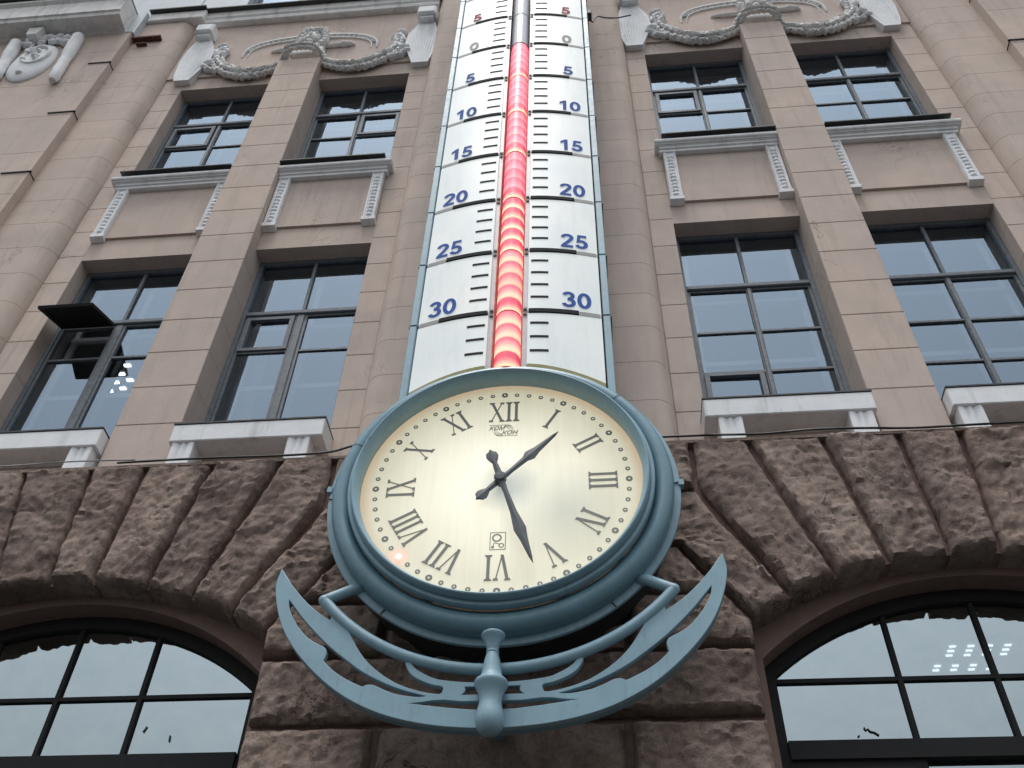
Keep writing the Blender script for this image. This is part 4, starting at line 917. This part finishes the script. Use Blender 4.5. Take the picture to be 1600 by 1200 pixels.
flat_line(em, [(cx - .038, cz - .055), (cx - .028, cz - .015), (cx + .018, cz - .032)], .006); em.build('emblem', 'print_grey', dial)
# hands
def hand(name, ang, L, wmax, kmax, tail, y):
    pr = [(0.030, -.02), (.022, L * .18), (wmax * .55, L * .42), (wmax, L * kmax), (wmax * .62, L * (kmax + .12)), (.014, L * .93), (.001, L)]
    tl = [(.030, -.03), (.026, -tail * .35), (.022, -tail * .52), (.045, -tail * .66), (.055, -tail * .76), (.046, -tail * .88), (.020, -tail * .93), (.001, -tail)]
    right = tl[::-1] + pr; pts = [(x, z) for x, z in right] + [(-x, z) for x, z in right[::-1]]
    c, s = math.cos(ang), math.sin(ang)
    w2 = [(AX + x * c + z * s, CZ - x * s + z * c) for x, z in pts]
    k = len(w2); ridge = [(AX + z * s, CZ + z * c) for x, z in right]
    mb = MB(); m_ = len(right)
    # slightly ridged front like pressed sheet
    V = [(x, y, z) for x, z in w2[:m_]] + [(x, y - .007, z) for x, z in ridge] + [(x, y, z) for x, z in w2[m_:][::-1]] + [(x, y + .008, z) for x, z in w2[:m_]] + [(x, y + .008, z) for x, z in w2[m_:][::-1]]
    f = []
    for i in range(m_ - 1):
        f += [(i, i + 1, m_ + i + 1, m_ + i), (m_ + i, m_ + i + 1, 2 * m_ + i + 1, 2 * m_ + i), (3 * m_ + i, 3 * m_ + i + 1, i + 1, i), (2 * m_ + i, 2 * m_ + i + 1, 4 * m_ + i + 1, 4 * m_ + i), (3 * m_ + i, 4 * m_ + i, 4 * m_ + i + 1, 3 * m_ + i + 1)]
    mb.add(V, f); return mb.build(name, 'hand_paint', K_)
hand('minute_hand', math.radians(162.3), .945, .052, .62, .33, 6.165)
hand('hour_hand', math.radians(43.3), .72, .056, .50, .29, 6.195)
MB().lathe_y([(.0001, 6.140), (.040, 6.142), (.052, 6.155), (.052, 6.205), (.035, 6.21), (.035, 6.262)], AX, CZ, 32).build('hub', 'hand_paint', K_, smooth=40)

# ------------------------------------------------------------------ crescent bracket under the clock
BR = thing('crescent_bracket', (AX, 6.9, 3.3), 'blue crescent-shaped openwork bracket with a turned finial under the clock', 'bracket')
outer = [(-2.556, 4.631), (-2.572, 4.51), (-2.556, 4.399), (-2.505, 4.235), (-2.432, 4.077), (-2.328, 3.921), (-2.195, 3.77), (-2.038, 3.624), (-1.867, 3.500), (-1.661, 3.392), (-1.445, 3.318), (-1.214, 3.270), (-1.0, 3.247), (AX, 3.238)]
inner = [(-2.457, 4.491), (-2.349, 4.363), (-2.237, 4.252), (-2.143, 4.180), (-2.075, 4.136), (-2.069, 4.193), (-2.008, 4.118), (-1.934, 4.055), (-1.883, 3.97), (-1.812, 3.856), (-1.733, 3.761), (-1.636, 3.676), (-1.518, 3.598), (-1.408, 3.549), (-1.299, 3.516), (-1.203, 3.498), (-1.167, 3.504), (-1.154, 3.542), (-1.172, 3.563), (-1.241, 3.579), (-1.329, 3.616), (-1.398, 3.662), (-1.438, 3.719), (-1.451, 3.758), (-1.418, 3.757), (-1.381, 3.71), (-1.312, 3.662), (-1.223, 3.619), (-1.115, 3.598), (-0.988, 3.585), (AX, 3.578)]
holeA = [(-2.446, 4.353), (-2.43, 4.273), (-2.384, 4.178), (-2.321, 4.086), (-2.236, 3.994), (-2.159, 3.941), (-2.097, 3.909), (-2.072, 3.885), (-2.064, 3.850), (-2.074, 3.80), (-2.07, 3.786), (-1.986, 3.705), (-1.889, 3.639), (-1.796, 3.590), (-1.750, 3.570), (-1.722, 3.583), (-1.69, 3.584), (-1.654, 3.574), (-1.575, 3.535), (-1.486, 3.503), (-1.358, 3.480), (-1.25, 3.483), (-1.362, 3.514), (-1.493, 3.558), (-1.628, 3.619), (-1.768, 3.699), (-1.902, 3.798), (-2.043, 3.913), (-2.177, 4.042), (-2.289, 4.162), (-2.379, 4.271)]
holeC = [(-1.011, 3.557), (AX, 3.550), (AX, 3.478), (-1.045, 3.487), (-1.013, 3.505), (-1.002, 3.522), (-1.004, 3.540)]
holeD = [(-1.442, 3.437), (-1.313, 3.444), (-1.231, 3.456), (-1.147, 3.458), (-1.021, 3.443), (AX, 3.420), (AX, 3.367), (-0.955, 3.373), (-1.142, 3.394), (-1.31, 3.418)]
def smoothed(pts, cyc, n=5):
    P_ = [Vector(p) for p in pts]; k = len(P_); out = []
    def corner_(i):
        if not cyc and i in (0, k - 1): return True
        a, b2, c = P_[(i - 1) % k], P_[i % k], P_[(i + 1) % k]; return (b2 - a).angle(c - b2) > math.radians(38)
    for i in range(k if cyc else k - 1):
        b2, c = P_[i], P_[(i + 1) % k]; a = P_[i - 1] if not corner_(i) else b2 - (c - b2) * .5; d = P_[(i + 2) % k] if not corner_((i + 1) % k) else c + (c - b2) * .5
        for j in range(n):
            t = j / n; q = .5 * ((2 * b2) + (c - a) * t + (2 * a - 5 * b2 + 4 * c - d) * t * t + (3 * b2 - a - 3 * c + d) * t ** 3); out.append((q.x, q.y))
    if not cyc: out.append(tuple(P_[-1]))
    return out
outer = smoothed(outer, False); inner = smoothed(inner, False); holeA = smoothed(holeA, True)
def mir(p): return [(2 * AX - x, z) for x, z in p]
cu = bpy.data.curves.new('plate', 'CURVE'); cu.dimensions = '2D'; cu.fill_mode = 'BOTH'; cu.extrude = .022; cu.bevel_depth = .004; cu.bevel_resolution = 1
def spl(pts):
    sp = cu.splines.new('POLY'); sp.points.add(len(pts) - 1); sp.use_cyclic_u = True
    for i, (x, z) in enumerate(pts): sp.points[i].co = (x, z, 0, 1)
full_outer = outer + mir(outer[:-1])[::-1]; full_inner = inner + mir(inner[:-1])[::-1]
spl(full_outer + full_inner[::-1])
spl(holeA); spl(mir(holeA)[::-1])
spl(holeC[:1] + mir(holeC[:1]) + mir(holeC[3:])[::-1] + holeC[3:] if False else [holeC[0], mir([holeC[0]])[0]] + mir(holeC[3:])[::-1] + holeC[3:])
spl(holeD[:5] + mir(holeD[:5])[::-1] + mir(holeD[7:]) + holeD[7:][::-1] if False else holeD[:5] + mir(holeD[:5])[::-1] + mir(holeD[7:])[::-1] + holeD[7:])
tmp = bpy.data.objects.new('tmp', cu); COL.objects.link(tmp); bpy.context.view_layer.update()
me = bpy.data.meshes.new_from_object(tmp.evaluated_get(bpy.context.evaluated_depsgraph_get())); bpy.data.objects.remove(tmp)
for v in me.vertices: v.co = Vector((v.co.x, 6.286 - v.co.z, v.co.y)) + EYE
me.name = 'plate'; me.materials.clear(); me.materials.append(M['blue_paint']); pl = bpy.data.objects.new('plate', me); COL.objects.link(pl); put(pl, BR)
me.flip_normals()
eg = MB(); V = []
for i, (x, z) in enumerate(full_outer):
    a = Vector(full_outer[max(i - 1, 0)]); c = Vector(full_outer[min(i + 1, len(full_outer) - 1)]); t = (c - a).normalized(); nrm = Vector((-t.y, t.x)) * .014
    V += [(x, 6.306, z), (x, 6.375, z), (x + nrm.x, 6.375, z + nrm.y), (x + nrm.x, 6.306, z + nrm.y)]
eg.add(V, [(i * 4 + q, i * 4 + (q + 1) % 4, i * 4 + 4 + (q + 1) % 4, i * 4 + 4 + q) for i in range(len(full_outer) - 1) for q in range(4)])
eg.build('edge_strip', 'blue_dark_paint', BR, smooth=40)
# round bar concentric with the clock, turned back in at a sharp corner
RB = 1.752; a0, a1 = math.radians(219.5), math.radians(320.5)
arc = [(AX + RB * math.cos(a0 + (a1 - a0) * i / 60), 6.27, CZ + RB * math.sin(a0 + (a1 - a0) * i / 60)) for i in range(61)]
MB().tube(arc, .044, 14).build('round_bar', 'blue_paint', BR, smooth=50)
for e, s in ((arc[0], 1), (arc[-1], -1)):
    MB().tube([e, (e[0] + s * .19, 6.31, e[2] + .12), (e[0] + s * .30, 6.40, e[2] + .18)], .044, 14).build('bar_return', 'blue_paint', BR, smooth=50); MB().ball(e, (.046, .046, .046), n=14, m=8).build('bar_corner', 'blue_paint', BR, smooth=60)
# turned finial: profile (radius, height)
zc = 3.86
fin = [(.001, 3.145), (.04, 3.148), (.075, 3.162), (.100, 3.19), (.112, 3.23), (.113, 3.27), (.105, 3.31), (.094, 3.35), (.089, 3.385), (.092, 3.42), (.104, 3.455), (.122, 3.485), (.134, 3.507), (.138, 3.525), (.130, 3.54), (.112, 3.552), (.095, 3.565), (.082, 3.60), (.074, 3.65), (.066, 3.70), (.055, 3.74), (.048, 3.762), (.053, 3.768), (.053, 3.778), (.047, 3.786), (.055, 3.82), (.072, 3.862), (.088, 3.885), (.099, 3.90), (.101, 3.91), (.097, 3.918), (.001, 3.922)]
MB().lathe_z([(r * .88, z_) for r, z_ in fin], AX, 6.18, 40).build('finial', 'blue_paint', BR, smooth=45)
MB().tube([(AX, 6.2, 3.45), (AX, 6.95, 3.45)], .05, 12).build('wall_stay', 'blue_dark_paint', BR, smooth=50)

# ------------------------------------------------------------------ small things
def cable(name, pts, r, mat, label, cat='cable'):
    P_ = [Vector(p) for p in pts]; out = []
    for i in range(len(P_) - 1):
        a, b2, c, d = P_[max(i - 1, 0)], P_[i], P_[i + 1], P_[min(i + 2, len(P_) - 1)]
        for j in range(6):
            t = j / 6; out.append(.5 * ((2 * b2) + (c - a) * t + (2 * a - 5 * b2 + 4 * c - d) * t * t + (3 * b2 - a - 3 * c + d) * t ** 3))
    out.append(P_[-1]); return tag(MB().tube(out, r, 6).build(name, mat, smooth=60), label, cat)
rc = random.Random(3)
cable('cable', [(AX + 1.3, 6.76, 6.37)] + [(AX + 1.5 + i * .45, 6.765 + rc.uniform(-.02, .02), 6.368 + rc.uniform(-.001, .006)) for i in range(12)], .012, 'cable_black', 'long black cable lying on the stone ledge to the right of the clock')
cable('cable', [(AX - 1.35, 6.74, 6.38), (AX - 1.5, 6.72, 6.41), (AX - 1.75, 6.75, 6.37), (AX - 2.2, 6.77, 6.368), (AX - 3.1, 6.76, 6.37), (AX - 3.9, 6.77, 6.368)], .012, 'cable_black', 'short black cable on the stone ledge under the sill by the thermometer')
cable('cable', [(AX - 3.7, 6.73, 6.36), (AX - 4.3, 6.72, 6.368), (AX - 5.0, 6.735, 6.362), (AX - 6.2, 6.74, 6.364)], .008, 'cable_grey', 'thin pale wire on the stone ledge below the open vent window')
lp = cable('cable', [(AX + 1.05, 6.5, 15.55), (AX + 1.12, 6.6, 15.50), (AX + 1.20, 6.62, 15.75), (AX + 1.35, 6.8, 16.1), (AX + 1.55, 6.9, 16.3), (AX + 1.8, 7.0, 16.6)], .014, 'cable_black', 'thin black cable looping off the top of the thermometer onto the wall')
jb = MB().box(AX + 1.03, AX + 1.11, 6.42, 6.56, 15.44, 15.60, c=.01).build('junction_box', 'sheet_metal'); tag(jb, 'small dark junction box on the side rail near the top of the thermometer', 'junction box')
rb = MB().box(-8.06, -7.52, 6.90, 7.0, 17.12, 17.17).box(-8.05, -7.9, 6.96, 7.0, 17.17, 17.22).build('rusty_bracket', 'rust'); tag(rb, 'rusty flat iron bracket sticking out of the wall near the cornice', 'bracket')
rb = MB().box(-7.93, -7.74, 6.93, 7.0, 16.93, 16.96).build('rusty_bracket', 'rust'); tag(rb, 'short dark iron stub in the wall below the rusty bracket', 'bracket')

# ceiling lights inside, seen through the glass: louvred fittings
def ceiling_light(cx, cy, z, nx, ny, dx, dy, label, group, sx=.06, sy=.024):
    e = thing('ceiling_light', (cx, cy, z), label, 'ceiling light', group)
    MB().box(cx - dx * nx / 2 - .03, cx + dx * nx / 2 + .03, cy - dy * ny / 2 - .03, cy + dy * ny / 2 + .03, z, z + .05).build('housing', 'inner_frame_paint', e)
    for i in range(nx):
        for j in range(ny):
            x, y = cx + (i - (nx - 1) / 2) * dx, cy + (j - (ny - 1) / 2) * dy
            MB().box(x - sx / 2, x + sx / 2, y - sy / 2, y + sy / 2, z - .012, z - .002).build('lamp_cell', 'lamp_glow', e)
ceiling_light(3.57, 8.63, 5.15, 4, 3, .17, .08, 'louvred ceiling light behind the right arched window, the one with three rows of cells', 'ceiling lights behind the arched window')
ceiling_light(3.50, 8.94, 5.15, 4, 2, .17, .08, 'louvred ceiling light behind the right arched window, the one with two rows of cells', 'ceiling lights behind the arched window')
for lb, cells in (('row of four lamps on the ceiling behind the open vent window', [(-6.77, 9.03), (-6.92, 9.19), (-7.07, 9.35), (-7.23, 9.52)]), ('row of three lamps on the ceiling behind the open vent window', [(-6.84, 9.32), (-7.01, 9.48), (-7.19, 9.65)])):
    e = thing('ceiling_light', (cells[0][0], cells[0][1], 10.86), lb, 'ceiling light', 'ceiling lights behind the open vent window')
    k2 = 10.86 / 10.45; c0_, c1_ = Vector((*cells[0], 0)) * k2, Vector((*cells[-1], 0)) * k2; d_ = (c1_ - c0_) / 2; m_ = (c0_ + c1_) / 2
    MB().obox((m_.x, m_.y, 10.88), d_ * 1.25, Vector((-d_.y, d_.x, 0)).normalized() * .09, (0, 0, .02)).build('housing', 'inner_frame_paint', e)
    for x, y in cells: MB().obox((x * k2, y * k2, 10.852), (.05, .0, 0), (0, .028, 0), (0, 0, .006)).build('lamp_cell', 'lamp_glow', e)
